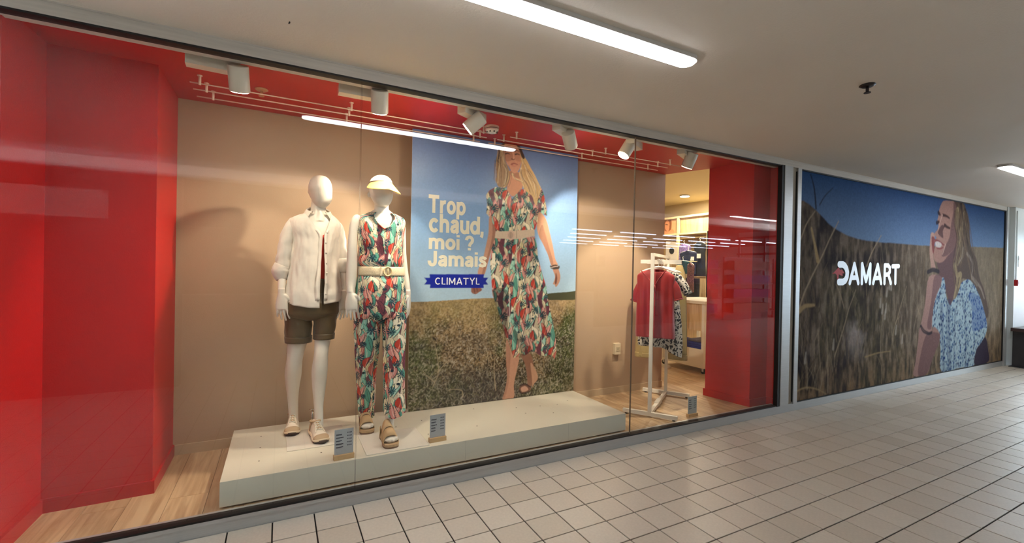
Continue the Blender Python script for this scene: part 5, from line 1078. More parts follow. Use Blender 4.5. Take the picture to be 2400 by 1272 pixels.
q=((0.0043,1.279),(0.0261,1.1705),(0.0259,0.9884))
e=MB(); e.tube([RP+RD*.068+RS*s+Z*z for s,z in cr(q,5)],[.010,.011,.010,.008,.007,.006,.005,.004,.004,.003,.003],8); obj('centre_pleat',e,BLS,bl,True)
# black and white print dress behind
BWM=mat('black_white_leaf_print',(220,214,200),.7); nt=BWM.node_tree; tc=nt.nodes['Texture Coordinate']; vo=nt.nodes.new('ShaderNodeTexVoronoi'); vo.feature='DISTANCE_TO_EDGE'; vo.inputs['Scale'].default_value=24; vo.inputs['Randomness'].default_value=1
wv=nt.nodes.new('ShaderNodeTexNoise'); wv.inputs['Scale'].default_value=14; ml=nt.nodes.new('ShaderNodeVectorMath'); ml.operation='MULTIPLY_ADD'; ml.inputs[1].default_value=(.12,.12,.12)
nt.links.new(tc.outputs['Object'],wv.inputs[0]); nt.links.new(wv.outputs['Color'],ml.inputs[0]); nt.links.new(tc.outputs['Object'],ml.inputs[2]); nt.links.new(ml.outputs[0],vo.inputs[0])
rp=nt.nodes.new('ShaderNodeValToRGB'); rp.color_ramp.interpolation='CONSTANT'; rp.color_ramp.elements[0].color=(.62,.58,.50,1); rp.color_ramp.elements[1].position=.13; rp.color_ramp.elements[1].color=(.012,.012,.016,1); nt.links.new(vo.outputs['Distance'],rp.inputs[0]); nt.links.new(rp.outputs[0],nt.nodes['Principled BSDF'].inputs['Base Color'])
dr=thing('print_dress','black and white leaf-print dress hanging behind the dark red blouse','dress',(3.33,.5,.75))
m=MB(); hangloft(m,.32,((1.4097,-0.1418,0.1586,0.035),(1.3844,-0.1749,0.1904,0.04),(1.3083,-0.1818,0.1763,0.045),(1.1401,-0.1783,0.1952,0.05),(0.93,-0.1823,0.2188,0.05),(0.7618,-0.1915,0.2338,0.05),(0.6943,-0.1901,0.2312,0.05),(0.6691,-0.1853,0.2278,0.05)),n=90,disp=fold)
for i in range(len(m.v)): # hem lower at the right
    x,y,z=m.v[i]; s=(Vector((x,y,0))-RP-RD*.32).dot(RS); 
    if z<.80: m.v[i]=(x,y,z-max(0,s-.05)*.30*(.80-z)/.08)
o=obj('dress_body',m,BWM,dr,True); a_=o.modifiers.new('s','SOLIDIFY'); a_.thickness=.002
q=((0.1676,1.3549),(0.2276,1.2824),(0.2756,1.194))
pts=[tuple(RP+RD*.32+RS*s+Z*z) for s,z in cr(q,4)]; m=MB(); m.tube(pts,list(np.linspace(.045,.038,len(pts))),16,cap=False); o=obj('sleeve',m,BWM,dr,True); a_=o.modifiers.new('s','SOLIDIFY'); a_.thickness=.002
# khaki trousers at the back
KH=mat('khaki_twill',(168,146,96),.75,bump=.2,bs=300,var=.05,vs=12)
kt=thing('trousers','khaki trousers with turned-up hems hanging at the back of the rack','trousers',(3.55,.68,.7))
m=MB()
fold2=lambda s,z:.006*math.sin(s*50)+.004*fb(s*9,z*5,3)
hangloft(m,.55,((1.4744,0.1403,0.1813,0.03),(1.4311,0.1165,0.2025,0.035),(1.3529,0.089,0.2203,0.04),(1.1356,0.0642,0.2327,0.045),(0.8751,0.0612,0.2419,0.045),(0.5371,0.0723,0.2486,0.045)),n=60,disp=fold2)
hangloft(m,.62,((1.3228,-0.2483,0.015,0.035),(1.1175,-0.2621,-0.0454,0.04),(0.8426,-0.2746,-0.0965,0.04),(0.5586,-0.2823,-0.1171,0.04),(0.5082,-0.2813,-0.1205,0.04)),n=60,disp=fold2)
o=obj('trouser_legs',m,KH,kt,True); a_=o.modifiers.new('s','SOLIDIFY'); a_.thickness=.0025
for k,rows in((.55,((0.5761,0.0673,0.2519,0.047),(0.5197,0.0684,0.253,0.047))),(.62,((0.5449,-0.2866,-0.1124,0.043),(0.4945,-0.2855,-0.1158,0.043)))):
    m=MB(); hangloft(m,k,rows,n=40); o=obj('turned_up_hem',m,KH,kt,True); a_=o.modifiers.new('s','SOLIDIFY'); a_.thickness=.004
m=MB(); hangloft(m,.55,((1.4788,0.1361,0.1853,0.032),(1.4484,0.1244,0.1981,0.034)),n=30); obj('waistband',m,KH,kt,True)
# ------------------------------------------------------------------ ceiling fittings of the display
SPW=mat('white_spot_metal',(214,200,180),.4); SPE=mat('spot_lens',(255,240,210),.3,emit=(255,236,200),es=26)
tk=thing('ceiling_track','thin white lighting track along the glass at the ceiling edge','track',(1.5,.15,2.55))
obj('track_channel',MB().box(-1.02,.125,2.532,4.05,.165,2.55,b=.002),SPW,tk); obj('track_slot',MB().box(-1.0,.138,2.5312,4.03,.152,2.5325),mat('slot_shadow',(90,70,60),.8),tk)
def spot(bx,by,ang,hx,hy,hz,aim,label,W_=1.,lit=False,r=.052,L=.135):
    t=thing('spotlight',label,'spotlight',(bx,by,2.53),'track spotlights above the window display')
    ca,sa=math.cos(ang),math.sin(ang)
    v=[];
    for z in(2.462,2.520):
        for x,y in((-.125,-.034),(.125,-.034),(.125,.034),(-.125,.034)): v.append((bx+x*ca-y*sa,by+x*sa+y*ca,z))
    obj('driver_box',MB().add(v,[(3,2,1,0),(4,5,6,7),(0,1,5,4),(1,2,6,5),(2,3,7,6),(3,0,4,7)]),SPW,t)
    obj('track_adapter',MB().box(bx-.03,by-.018,2.518,bx+.03,by+.018,2.536),SPW,t)
    d=(Vector(aim)-Vector((hx,hy,hz))).normalized(); c=Vector((hx,hy,hz)); a=c-d*L/2; e=c+d*L/2
    hs_=obj('lamp_head',MB().tube([a,a+d*.006,e-d*.002,e],[r*.93,r,r,r*.97],28),SPW,t,True,sharp=.6)
    obj('lens',MB().cyl(e+d*.0004,e+d*.003,r*.86,24),SPE,hs_)
    obj('swivel_arm',MB().cyl((bx+.11*ca,by+.11*sa,2.47),tuple(a+d*.03),.010,10),SPW,t)
    l=bpy.data.lights.new('spot_beam','SPOT'); l.energy=K_SPOT*W_; l.color=(1.,.85,.65); l.spot_size=math.radians(66); l.spot_blend=.4; l.shadow_soft_size=.03
    lo=bpy.data.objects.new('spot_beam',l); COL.objects.link(lo); lo.parent=t; lo.location=e+d*.008-Vector(t.location); lo.rotation_euler=d.to_track_quat('-Z','Y').to_euler()
    return t
sp=((-0.3368,0.1923,2.49),(-0.216,0.162,2.43),(0.4288,0.1994,2.49),(0.5365,0.1158,2.43),(1.1895,0.1987,2.49),(1.1944,0.1604,2.42),(1.9426,0.177,2.49),(1.9854,0.1497,2.42),(2.6627,0.1683,2.49),(2.5703,0.1529,2.43),(3.2708,0.1725,2.49),(3.3054,0.1433,2.43))
SPT=[((-.15,.85,1.2),'leftmost track spotlight, beside the red wall, pointing down',.05,.5),((.70,.85,1.2),'second track spotlight from the left, above the mannequins, pointing down',.0,.85),((.10,.85,1.35),'third track spotlight from the left, above the poster, tilted down to the mannequins',.55,2.3),((3.0,1.0,1.35),'fourth track spotlight from the left, near the right edge of the poster',.55,1.7),((1.35,.40,.45),'track spotlight with its glowing lens turned to the mannequins',-2.6,1.2),((3.25,.98,.9),'rightmost track spotlight, above the garment rack',.45,1.9)]
for i,(aim,lab,ang,w) in enumerate(SPT):
    b_,h_=sp[2*i],sp[2*i+1]; spot(b_[0],b_[1],ang,h_[0],h_[1],h_[2],aim,lab,w)
# three thin hanging rails with stand-off pins, in two runs
RW=mat('cream_rail',(238,214,196),.4)
LB=['front','middle','rear']
for r_,(y,xa,xb,xc,xd) in enumerate([(.57,-.50,1.50,1.68,3.65),(.69,-.50,1.52,1.62,3.60),(.83,-.50,1.52,1.60,3.60)]):
    for s_i,(p,q_) in enumerate(((xa,xb),(xc,xd))):
        t=thing('hanging_rail','%s cream ceiling rail of the %s run'%(LB[r_],['left','right'][s_i]),'rail',((p+q_)/2,y,2.55),'thin ceiling rails')
        obj('rod',MB().cyl((p,y,2.5),(q_,y,2.5),.0042,8),RW,t,True)
        for x in ((p+.05+.02*r_,p+.93,q_-.06) if s_i==0 else (p+.06,p+1.0,q_-.14)):
            obj('stand_off',MB().cyl((x,y,2.492),(x,y,2.548),.0075,10).cyl((x,y,2.545),(x,y,2.55),.014,12),RW,t,True)
# sprinkler roses, smoke detector
def sprinkler(x,y,z,m,lab,s=1.):
    t=thing('sprinkler_head',lab,'sprinkler',(x,y,z))
    obj('rose',MB().tube([(x,y,z),(x,y,z-.004),(x,y,z-.012*s)],[.038*s,.040*s,.026*s],24),m,t,True)
    obj('stem',MB().cyl((x,y,z-.01*s),(x,y,z-.044*s),.008*s,10),m,t,True); obj('deflector',MB().cyl((x,y,z-.043*s),(x,y,z-.047*s),.017*s,14),m,t)
sk=((-0.123,0.6237,2.55),(3.1394,-1.318,2.56))
sprinkler(sk[0][0],sk[0][1],2.55,mat('brass_cream',(196,150,116),.35,metal=.4),'small brass sprinkler on the red ceiling behind the rails')
sprinkler(sk[1][0],sk[1][1],2.56,mat('dark_bronze',(46,36,34),.5,metal=.3),'dark sprinkler head on the white mall ceiling',1.05)
sd=((1.5017,0.5443,2.5),)[0]; x,y=sd[0],sd[1]
t=thing('smoke_detector','round white smoke detector on the red ceiling above the poster','detector',(x,y,2.55))
obj('base_ring',MB().cyl((x,y,2.55),(x,y,2.535),.056,28),SPW,t,True,sharp=.5); obj('grille_gap',MB().cyl((x,y,2.535),(x,y,2.528),.047,24),BLACK,t); obj('cover',MB().tube([(x,y,2.528),(x,y,2.512),(x,y,2.500),(x,y,2.495)],[.055,.051,.040,.022],28),mat('white_detector_plastic',(240,236,226),.4),t,True)
for k in range(8): a=PI/4*k; obj('vent_slot',MB().box(x+.040*math.cos(a)-.006,y+.040*math.sin(a)-.006,2.499,x+.040*math.cos(a)+.006,y+.040*math.sin(a)+.006,2.508),BLACK,t)
# wall socket
t=thing('wall_socket','small surface-mounted wall socket low on the beige wall','socket',(3.13,1.10,.5))
so=((3.2591,1.085,0.615),(3.3405,1.085,0.4923)); so_x0,so_x1,so_z0,so_z1=so[0][0],so[1][0],so[1][2],so[0][2]
obj('housing',MB().box(so_x0,1.060,so_z0,so_x1,1.10,so_z1,b=.004),mat('socket_plastic',(206,190,160),.4),t)
cxs=(so_x0+so_x1)/2;czs=(so_z0+so_z1)/2; obj('socket_face',MB().box(cxs-.024,1.056,czs-.024,cxs+.024,1.061,czs+.024,b=.001),mat('socket_face',(186,170,140),.4),t)
for dx in(-.010,.010): obj('pin_hole',MB().cyl((cxs+dx,1.0565,czs),(cxs+dx,1.055,czs),.003,8),BLACK,t)
# ------------------------------------------------------------------ mall ceiling lights
LFR=mat('lamp_frame',(205,202,196),.4)
def strip(x0,x1,y,z,label,grp=None,w=.115):
    t=thing('ceiling_strip_light',label,'ceiling light',((x0+x1)/2,y,z),grp); r=w/2
    def st(a,n=10):
        return [(x1-r+a*math.sin(PI*k/n)*1.0 if True else 0, y-a*math.cos(PI*k/n)) for k in range(n+1)]+[(x0+r-a*math.sin(PI*k/n),y+a*math.cos(PI*k/n)) for k in range(n+1)]
    obj('housing',MB().prism(st(r),z-.022,z),LFR,t); obj('diffuser',MB().prism(st(r*.80),z-.030,z-.0215),TUBE,t)
    return t
strip(.12,1.985,-1.02,2.56,'nearest fluorescent strip light on the mall ceiling')
strip(6.48,8.9,-1.00,2.56,'second strip light farther along the mall ceiling')
strip(-4.4,-2.5,-1.02,2.56,'strip light on the mall ceiling left of the view')
strip(7.9,9.9,-3.12,2.56,'strip light on the far edge of the mall ceiling')
strip(12.,14.,-1.0,2.56,'third strip light far along the mall ceiling')
ch=((0.0231,-0.3505,2.56),(1.6892,0.0047,2.56))
for a in ch: tag(obj('ceiling_chip',MB().tube([(a[0],a[1],2.5605),(a[0]+.004,a[1],2.5585)],[.010,.006],7),BLACK,None),'tiny dark chip in the white mall ceiling, '+('nearer the left of the view' if a[0]<1 else 'above the poster by the metal header'),'chip','chips in the mall ceiling paint')
# ------------------------------------------------------------------ the shop seen through the opening
struct('ceiling',MB().box(3.99,.62,2.75,9,6.6,2.85).box(4.0,1.10,2.67,4.1,1.2,2.85).prism([(4.19,.62),(4.26,.66),(4.07,1.14),(4.0,1.1)],2.67,2.85),CREAM,label='cream ceiling of the shop floor behind the window')
FW_=mat('taupe_wall',(196,178,146),.7)
struct('wall_right',MB().box(7.0,.6,ZF,7.1,6.6,2.75),FW_,label='taupe wall behind the wooden shelving'); struct('wall_back',MB().box(4.0,6.5,ZF,7.1,6.6,2.75),FW_); struct('wall_front',MB().box(4.7,.55,ZF,7.1,.63,2.75),FW_)
struct('wall_left',MB().box(3.9,1.2,ZF,4.0,6.6,2.75),FW_)
OAK=wood('light_oak',(214,186,140),(184,152,106),.5,'Z'); LOK=mat('pale_oak_edge',(226,204,156),.5,var=.05,vs=10)
sh=thing('wall_shelving','light oak wall shelving with cream uprights behind the garments','shelving',(6.8,3.4,ZF))
ya,yb=2.6,4.6; xf=6.62
pt=((6.62,3.564,2.4547),(6.62,2.5623,2.4576),(6.62,3.5767,2.1342),(6.62,2.5803,2.1411),(6.62,3.2913,2.029),(6.62,2.6302,1.6975),(6.62,2.9774,2.0441),(6.62,2.9583,1.3164),(6.62,3.0618,0.8757),(6.62,2.5661,0.897))
zt=(pt[0][2]+pt[1][2])/2; zp=(pt[2][2]+pt[3][2])/2
obj('top_board',MB().box(xf,ya,zt-.035,7.,yb,zt),LOK,sh); obj('shelf_board',MB().box(xf,ya,zp-.03,7.,yb,zp),LOK,sh)
ups=[pt[5][1]-.02,pt[4][1],pt[4][1]+.85,ya+.02]
for y in ups: obj('upright',MB().box(xf-.005,y-.022,ZF,xf+.04,y+.022,zp if y<pt[4][1]-.1 else zt),LOK,sh)
k=0; y=ya
while y<pt[4][1]-.03:
    obj('header_board',MB().box(xf+.05,y,zp,xf+.07,min(y+.16,pt[4][1]-.022),zt-.035),OAK,sh); y+=.1605
y=ya
while y<yb: obj('back_board',MB().box(6.97,y,ZF,6.99,min(y+.2,yb),zp-.03),OAK,sh); y+=.2005
for z in(pt[6][2],pt[7][2]): 
    for (a,b_) in((ups[0]+.02,ups[1]-.02),(ups[1]+.02,ups[2]-.02)): obj('hanging_rail',MB().cyl((xf+.06,a,z),(xf+.06,b_,z),.014,10),LOK,sh,True)
obj('base_board',MB().box(xf,ya,ZF,7.,yb,ZF+.10),LOK,sh)
# small printed picture in the left bay of the header
pm=MB(); y0p,y1p=pt[4][1]+.03,pt[4][1]+.62; a=zt-.04-zp
PI_=Paint(.60,.34,260,(226,170,120)); PI_.fill([(.22,.02),(.20,.16),(.24,.27),(.34,.31),(.42,.25),(.42,.10),(.40,.02)],(150,84,44)); PI_.fill([(.27,.10),(.26,.20),(.31,.27),(.37,.22),(.37,.12),(.34,.05)],(222,150,104)); PI_.stroke([(.28,.19),(.33,.18)],.008,.006,(90,50,30)); PI_.fill([(.16,.0),(.2,.08),(.34,.05),(.44,.09),(.50,0)],(216,150,100)); PI_.stroke([(.12,.25),(.17,.29),(.20,.24)],.018,.01,(140,80,44))
pc=tag(thing('framed_picture','small warm-toned picture of a person on the top shelf','picture',(xf+.05,(y0p+y1p)/2,zp)))
sheet('printed_sheet',PI_,np.linspace(0,.59,70),np.linspace(0,a-.01,40),lambda u,v:np.stack([np.full(u.shape,xf+.045),y1p-u,zp+.005+v],-1),colmat('picture_print',.5),pc)
obj('frame_board',MB().box(xf+.05,y0p,zp+.003,xf+.065,y1p,zp+a),LOK,pc)
# garments on the shelving
DK=[mat('black_cloth',(20,20,24),.8),mat('navy_cloth',(26,32,58),.8),mat('dark_teal_cloth',(22,58,62),.8),mat('mauve_print_cloth',(128,108,160),.75,var=.5,vs=40),mat('white_cloth',(226,220,210),.8),mat('sand_cloth',(190,160,120),.8),mat('brown_print_cloth',(96,62,56),.8,var=.7,vs=50),mat('charcoal_print_cloth',(70,70,66),.8,var=.8,vs=45)]
def sidegarm(y,z1,w,h,m,label,cat,grp,x=6.62,t=.03,sleeves=False):
    """garment seen face-on from the aisle, hanging on a rail that runs along the wall"""
    g=thing(cat.replace(' ','_'),label,cat,(x,y,z1-h),grp); mb=MB(); rows=[]
    for q,ww in((0,.12),(.05,.55),(.12,.95),(.3,.86),(.6,.84),(1,.96)): rows.append((x,y,z1-h*q,t,w/2*ww))
    mb.loft(cr(rows,3),n=30,e=2.,cap=False,disp=lambda th,z:(.012*math.sin(th*6+z*9)+.006*math.sin(th*13))*min(1,w/.3)*.6)
    obj('cloth',mb,m,g,True)
    if sleeves:
        for s in(-1,1): obj('sleeve',MB().tube([(x,y+s*w*.40,z1-h*.10),(x,y+s*w*.56,z1-h*.25),(x,y+s*w*.60,z1-h*.42)],[.05,.045,.04],12),m,g,True)
    hz0=z1+.005; obj('hanger_hook',MB().tube([(x,y,hz0-.02),(x,y,hz0+.03),(x,y+.014,hz0+.05),(x,y,hz0+.066),(x,y-.012,hz0+.055)],.004,6),HG,g,True)
    obj('hanger_bar',MB().tube([(x,y-w*.40,z1-h*.07),(x,y,z1),(x,y+w*.40,z1-h*.07)],.008,6),HG,g,True)
    return g
gp=((6.62,3.1485,1.9271),(6.62,3.0451,1.7045),(6.62,2.9628,1.4865),(6.62,2.8627,1.9614),(6.62,2.7952,1.4877),(6.62,2.8952,1.7787),(6.62,3.1434,0.9961),(6.62,2.6402,1.3992))
sidegarm(gp[0][1]+.02,1.93,.34,.46,DK[3],'mauve and navy printed top hanging under the top shelf','printed top','garments on the upper rail',6.66)
sidegarm(gp[1][1]-.05,1.80,.42,.42,DK[1],'navy swimsuit top hanging in front of the oak boards','swimsuit','garments on the upper rail',6.58)
sidegarm(gp[2][1]+.08,1.62,.34,.24,DK[2],'dark teal shorts hanging below the printed top','shorts','garments on the upper rail',6.50)
g_=sidegarm(gp[3][1]-.10,1.96,.27,.62,DK[0],'black long dress hanging beside the cream upright','dress','garments on the upper rail',6.60)
obj('price_tag',MB().box(6.545,gp[3][1]-.16,1.66,6.55,gp[3][1]-.08,1.74),DK[4],g_); obj('price_tag',MB().box(6.545,gp[3][1]-.02,1.62,6.55,gp[3][1]+.05,1.69),DK[4],g_)
yy0=2.96
for i in range(11):
    m_=[DK[0],DK[7],DK[1],DK[7],DK[0],DK[4],DK[7],DK[0],DK[2],DK[6],DK[1]][i]
    sidegarm(yy0+.02+i*.066,1.30,.052,.44,m_,'%s garment on the crowded lower rail, %s'%(['black','grey print','navy','dark print','plain black','white','speckled','black','teal','brown print','dark blue'][i],['nearest the upright','second from the upright','third from the upright','fourth from the upright','fifth from the upright','in the middle of the rail','just past the middle','two past the middle','near the left end','next to the last one','at the left end'][i]),'garment','garments on the lower rail',6.68,.19)
sidegarm(2.80,1.58,.16,.52,DK[6],'brown patterned scarf hanging beside the red wall','scarf','accessories at the red wall edge',6.42)
obj('face_out_arm',MB().cyl((6.62,2.80,1.60),(6.38,2.80,1.60),.008,8),LOK,sh,True)
# small sign with a black disc on a pole
sg=((4.98,1.9017,1.5129),(4.98,1.9101,1.8191))
x,y=5.6,2.35
sgz=((5.4597,2.35,1.5367),(5.4495,2.35,1.8849),(5.3368,2.35,1.6537),(5.5868,2.35,1.6613),(5.4758,2.35,0.9862))
xs=sgz[0][0]; t=thing('disc_sign','white card sign with a black disc on a thin pole','sign',(xs,2.35,ZF))
obj('card',MB().box(sgz[2][0],2.345,sgz[0][2],sgz[3][0],2.351,sgz[1][2]),DK[4],t); c_=(sgz[0][2]+sgz[1][2])/2+.03; obj('disc',MB().cyl((xs,2.344,c_),(xs,2.342,c_),.052,24),DK[0],t); obj('pole',MB().cyl((xs,2.36,ZF),(xs,2.36,sgz[1][2]),.008,8),RK,t); obj('foot',MB().cyl((xs,2.36,ZF),(xs,2.36,ZF+.01),.10,20),RK,t)
# gondola rail with white hangers behind the display rack
gz=((4.8038,2.0,1.5948),(5.1267,2.0,1.5787),(4.8098,2.0,1.3866))
t=thing('hanger_rail','low white rail crowded with empty white hangers behind the opening','rail',((4.4+5.1)/2,2.0,ZF))
xa_,xb_=4.15,4.88; zr=gz[0][2]+.0
obj('rail',MB().cyl((xa_,2.,zr),(xb_,2.,zr),.014,10),RK,t,True)
for x in(xa_,xb_): obj('post',MB().box(x-.015,1.985,ZF,x+.015,2.015,zr+.02),RK,t); obj('foot',MB().box(x-.02,1.8,ZF,x+.02,2.2,ZF+.03),RK,t)
for i in range(12):
    x=xa_+.05+i*.062; obj('empty_hanger',MB().tube([(x,1.84,zr-.11),(x,1.93,zr-.065),(x,2.,zr-.045),(x,2.07,zr-.065),(x,2.16,zr-.11)],.008,6).tube([(x,2.,zr-.045),(x,2.,zr-.01),(x,2.015,zr+.012),(x,2.,zr+.022)],.003,5),HG,t,True)
# trolley table
tt=((4.98,1.6224,1.0068),(4.98,1.2501,1.0451),(4.98,1.3278,0.9775),(4.98,1.3324,0.6329),(4.98,1.5914,0.3875),(4.98,1.6733,0.1485),(4.98,1.2727,0.1258))
zt=1.03; y0,y1=1.31,2.05; x0,x1=4.97,5.75
t=thing('trolley_table','white wheeled display table with oak side panel and folded clothes on its shelf','table',((x0+x1)/2,(y0+y1)/2,ZF))
obj('table_top',MB().box(x0-.02,y0-.02,zt-.04,x1+.02,y1+.02,zt,b=.003),RK,t)
for x in(x0+.02,x1-.02):
    for y in(y0+.02,y1-.02): obj('leg',MB().box(x-.02,y-.02,.15,x+.02,y+.02,zt-.04),RK,t)
obj('oak_panel',MB().box(x0+.008,y0+.04,.63,x0+.022,y1-.04,zt-.04),OAK,t); obj('oak_panel',MB().box(x0+.04,y0+.008,.63,x1-.04,y0+.022,zt-.04),OAK,t)
obj('lower_shelf',MB().box(x0+.003,y0+.003,.36,x1-.003,y1-.003,.385),RK,t); obj('lower_panel',MB().box(x0+.008,y0+.04,.17,x0+.02,y1-.04,.36),RK,t); obj('bottom_frame',MB().box(x0-.002,y0-.002,.14,x1+.002,y1+.002,.17),RK,t)
for x in(x0+.04,x1-.04):
    for y in(y0+.03,y1-.03):
        c=obj('castor',MB().cyl((x-.012,y,.098),(x+.012,y,.098),.036,16),BLACK,t,True,sharp=.6); obj('castor_fork',MB().box(x-.018,y-.014,.095,x-.014,y+.014,.145).box(x+.014,y-.014,.095,x+.018,y+.014,.145).box(x-.018,y-.02,.138,x+.018,y+.02,.146),ALU,c)
for i,(yy_,c,lb) in enumerate([(1.40,mat('royal_blue_cloth',(24,34,132),.8),'folded royal blue garments at the near end of the trolley shelf'),(1.75,bpy.data.materials['royal_blue_cloth'],'folded royal blue garments at the far end of the trolley shelf')]):
    g=thing('folded_stack',lb,'clothes',(x0+.16,yy_+.12,.385),'folded stacks on the trolley')
    for k in range(3): obj('folded_garment',MB().box(x0+.02,yy_-.04,.385+k*.027,x0+.32,yy_+.26,.410+k*.027,b=.009),c,g)
tag(obj('folded_sweater',MB().box(x0+.05,1.42,.468,x0+.30,1.62,.50,b=.012),mat('grey_mauve_cloth',(96,84,92),.85),None),'dark grey sweater on top of the nearer blue stack','sweater')
# shop ceiling downlights
dl=((6.235,2.8005,2.75),)[0]
DLE=mat('downlight_lens',(255,250,235),.3,emit=(255,246,226),es=14)
for i,(x,y) in enumerate([(dl[0],dl[1]),(5.2,4.6),(6.4,1.7)]):
    t=thing('downlight',['round surface downlight on the cream shop ceiling','round downlight deeper in the shop','round downlight over the shelving end','round downlight above the opening'][i],'ceiling light',(x,y,2.75))
    obj('rim',MB().cyl((x,y,2.75),(x,y,2.725),.085,28),LFR,t,True,sharp=.5); obj('lens',MB().cyl((x,y,2.725),(x,y,2.720),.070,24),DLE,t)
    l=bpy.data.lights.new('downlight_beam','AREA'); l.shape='DISK'; l.size=.16; l.energy=K_SHOP; l.color=(1,.87,.66); lo=bpy.data.objects.new('downlight_beam',l); COL.objects.link(lo); lo.parent=t; lo.location=(0,0,-.034)
# ------------------------------------------------------------------ far end of the passage
PIL=mat('white_painted_pillar',(214,220,220),.5,var=.04,vs=3)
struct('wall_end',MB().box(10.44,.03,0,11.2,.4,2.56),PIL,label='white wall return at the far end of the mural')
p=thing('pillar','white square pillar beyond the mural with a red alarm box','pillar',(10.82,-.0,0)); 
obj('shaft',MB().box(10.50,-.07,0,11.15,.028,2.56,b=.004),PIL,p); obj('plinth_line',MB().box(10.50,-.074,0,11.15,-.07,.05),mat('grey_skirting',(120,126,128),.5),p)
t=thing('fire_alarm_box','small red fire alarm box on the white pillar','alarm',(10.6,-.08,1.33)); obj('box_body',MB().box(10.50,-.115,1.29,10.60,-.07,1.39,b=.006),mat('alarm_red',(190,26,30),.4),t); obj('press_plate',MB().box(10.525,-.118,1.315,10.575,-.115,1.365),mat('alarm_plate',(230,224,214),.4),t); obj('conduit',MB().cyl((10.55,-.078,1.39),(10.55,-.078,2.5),.007,8),PIL,t,True)
t=thing('safety_notice','small white notice with red print above the alarm box','notice',(10.75,-.075,1.7)); obj('notice_plate',MB().box(10.66,-.076,1.60,10.78,-.071,1.78),mat('notice_white',(226,226,226),.5),t); obj('red_print',MB().box(10.67,-.0775,1.71,10.77,-.076,1.76).box(10.68,-.0775,1.64,10.76,-.076,1.66),bpy.data.materials['alarm_red'],t)
STN=mat('dark_stone',(58,56,58),.4,var=.1,vs=10); WDK=mat('dark_bench_wood',(70,50,46),.45)
t=thing('bench','dark bench with a slab leg against the pillar at the far end','bench',(10.9,-.3,0))
v=[(10.40,-.02,.0),(10.62,-.02,.0),(10.70,-.02,.58),(10.40,-.02,.58),(10.40,-.42,.0),(10.62,-.42,.0),(10.70,-.42,.58),(10.40,-.42,.58)]
obj('slab_leg',MB().box(10.46,-.40,.01,10.58,-.08,.57,b=.006),STN,t); obj('floor_plate',MB().box(10.38,-.44,0,10.72,-.06,.012),STN,t); obj('seat_plank',MB().box(10.36,-.46,.57,12.2,-.08,.625,b=.006),WDK,t); obj('slab_leg',MB().box(12.0,-.40,.01,12.12,-.08,.57,b=.006),STN,t)
# daylit end of the passage: glazed doors
FRM=mat('dark_door_frame',(52,50,52),.4)
struct('wall_far',MB().box(26.0,-22,0,26.15,-9.5,3.4).box(17,-9.5,2.9,17.15,.9,3.4).box(17,.4,0,17.15,1.2,3.4),WHT)
d=thing('glazed_entrance','tall glazed entrance with dark frames at the daylit end of the passage','entrance',(17.,-3.,0))
for y in np.arange(-9.4,.5,1.1): obj('mullion',MB().box(16.9,y-.03,0,16.96,y+.03,2.9),FRM,d)
for z in(.04,2.2,2.86): obj('transom',MB().box(16.9,-9.5,z-.04,16.96,.4,z+.04),FRM,d)
t=thing('overhead_sign','dark hanging sign box by the ceiling beyond the pillar','sign',(12.3,-.6,2.5)); obj('sign_case',MB().box(11.9,-1.5,2.10,12.0,-.22,2.5,b=.01),mat('dark_brown_case',(44,32,30),.4),t)
for y in(-.5,-1.2): obj('hanger_rod',MB().cyl((11.95,y,2.5),(11.95,y,2.56),.01,8),ALU,t)
t=thing('poster_stand','low red promotional stand far down the passage','stand',(14.2,-.15,0)); obj('stand_panel',MB().box(14.2,-.9,.35,14.26,.0,1.02,b=.01),mat('magenta_red_panel',(196,40,70),.5),t); obj('stand_foot',MB().box(14.1,-.8,0,14.4,-.1,.35),FRM,t)
t=thing('planter','dark green planter far down the passage behind the pillar','planter',(15.0,-.1,0)); obj('box_body',MB().box(14.8,-.5,0,15.3,.2,.6,b=.02),FRM,t)
lf=MB(); rg=random.Random(8)
for i in range(260):
    a=rg.uniform(0,2*PI); r=rg.uniform(0,.42); x,y,z=15.05+r*math.cos(a),-.15+r*math.sin(a)*.8,.6+rg.random()*.75; q=.09; dx,dy=q*math.cos(a*3+i),q*math.sin(a*3+i); lf.add([(x-dx,y-dy,z),(x+dy*.4,y-dx*.4,z+.05),(x+dx,y+dy,z+.08),(x-dy*.4,y+dx*.4,z+.03)],[(0,1,2,3)])
o=obj('foliage',lf,mat('dark_foliage',(30,62,44),.6),t); o['kind']='stuff'
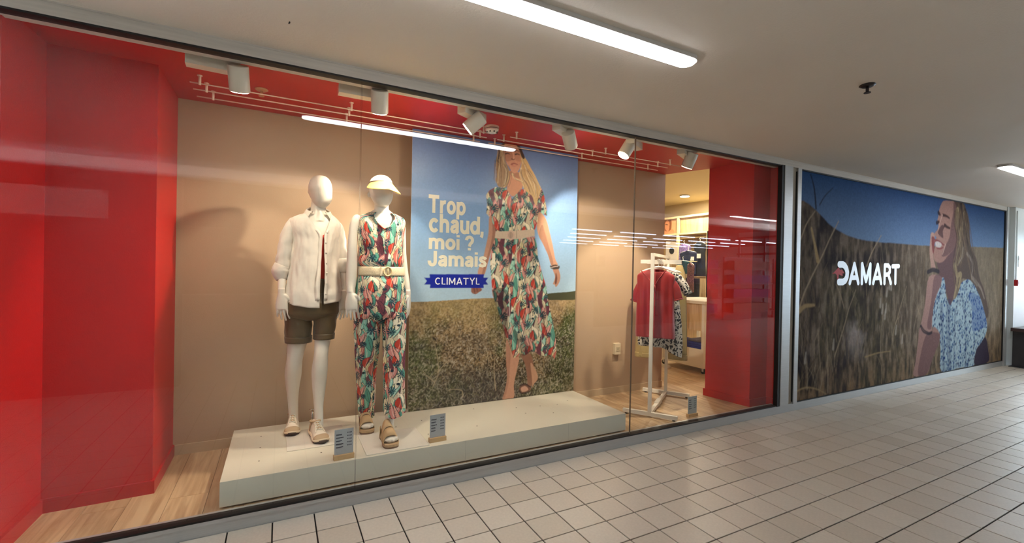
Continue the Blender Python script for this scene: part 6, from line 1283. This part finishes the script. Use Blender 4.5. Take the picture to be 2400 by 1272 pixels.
# ------------------------------------------------------------------ opposite side of the passage (seen only as reflections in the glass)
OPC=mat('opposite_fascia',(222,214,208),.5); OPD=mat('opposite_interior',(66,58,52),.7)
struct('wall_opposite',MB().box(-5,-3.47,2.36,16,-3.35,2.60),OPC,label='pale fascia across the passage')
t=thing('fascia_light_box','long backlit fascia band across the passage','sign light',(5,-3.33,2.43)); obj('lit_face',MB().box(-5,-3.349,2.385,15.9,-3.33,2.49),mat('lit_fascia',(230,224,220),.4,emit=(255,236,226),es=.35),t)
struct('ceiling',MB().box(-5,-22,3.1,26,-3.47,3.2),OPD,label='dim ceiling of the store across the passage')
struct('wall_opposite',MB().box(-5,-22.1,0,26,-22,3.2),OPD); struct('wall_opposite',MB().box(-5.1,-22,0,-5,1.2,3.2),OPD,label='end wall of the passage at the left')
struct('wall_opposite',MB().box(-5,-3.60,0,-1.0,-3.47,2.37),mat('opposite_dark_wall',(74,60,54),.6),label='dark stretch of wall across the passage')
tag(obj('wall_board',MB().box(-3.2,-3.47,1.86,-1.63,-3.445,2.16,b=.004),mat('pale_board',(190,160,150),.6),None),'pale notice board on the wall across the passage','board')
pn=tag(obj('opposite_column',MB().box(1.2,-3.6,0,1.7,-3.48,2.37,b=.01),mat('opposite_column_paint',(150,132,112),.6),None),'beige column across the passage behind the viewer','column')
HT=mat('hall_tube',(220,235,255),.4,emit=(222,236,255),es=4.5)
ks=0
for r_,y in enumerate((-11.5,-13.2,-15.,-17.,-19.)):
    for i in range(6):
        x0=10.+r_*1.1+i*2.4
        if x0>23: continue
        t=tag(obj('hall_strip_light',MB().box(x0,y-.05,2.98,x0+1.9,y+.05,3.02),HT,None),'suspended fluorescent strip in the store across the passage','ceiling light','strip lights of the store across the passage')
# shelving gondolas across the passage
SHC=[mat('shelf_goods_a',(90,34,80),.7,var=.6,vs=9),mat('shelf_goods_b',(52,60,96),.7,var=.6,vs=9),mat('shelf_goods_c',(96,76,60),.7,var=.6,vs=9)]
for i in range(4):
    x=7.+i*2.4; t=thing('store_gondola','shelf unit of the store across the passage','shelving',(x,-6.2,0),'shelf units across the passage')
    GP=bpy.data.materials.get('gondola_metal') or mat('gondola_metal',(96,86,84),.6); obj('back_panel',MB().box(x,-6.25,0,x+1.8,-6.2,1.9),GP,t)
    for k in range(4): obj('shelf',MB().box(x,-6.2,.25+k*.42,x+1.8,-5.85,.28+k*.42),GP,t); obj('goods_row',MB().box(x+.05,-6.15,.28+k*.42,x+1.75,-5.9,.52+k*.42),SHC[(i+k)%3],t)
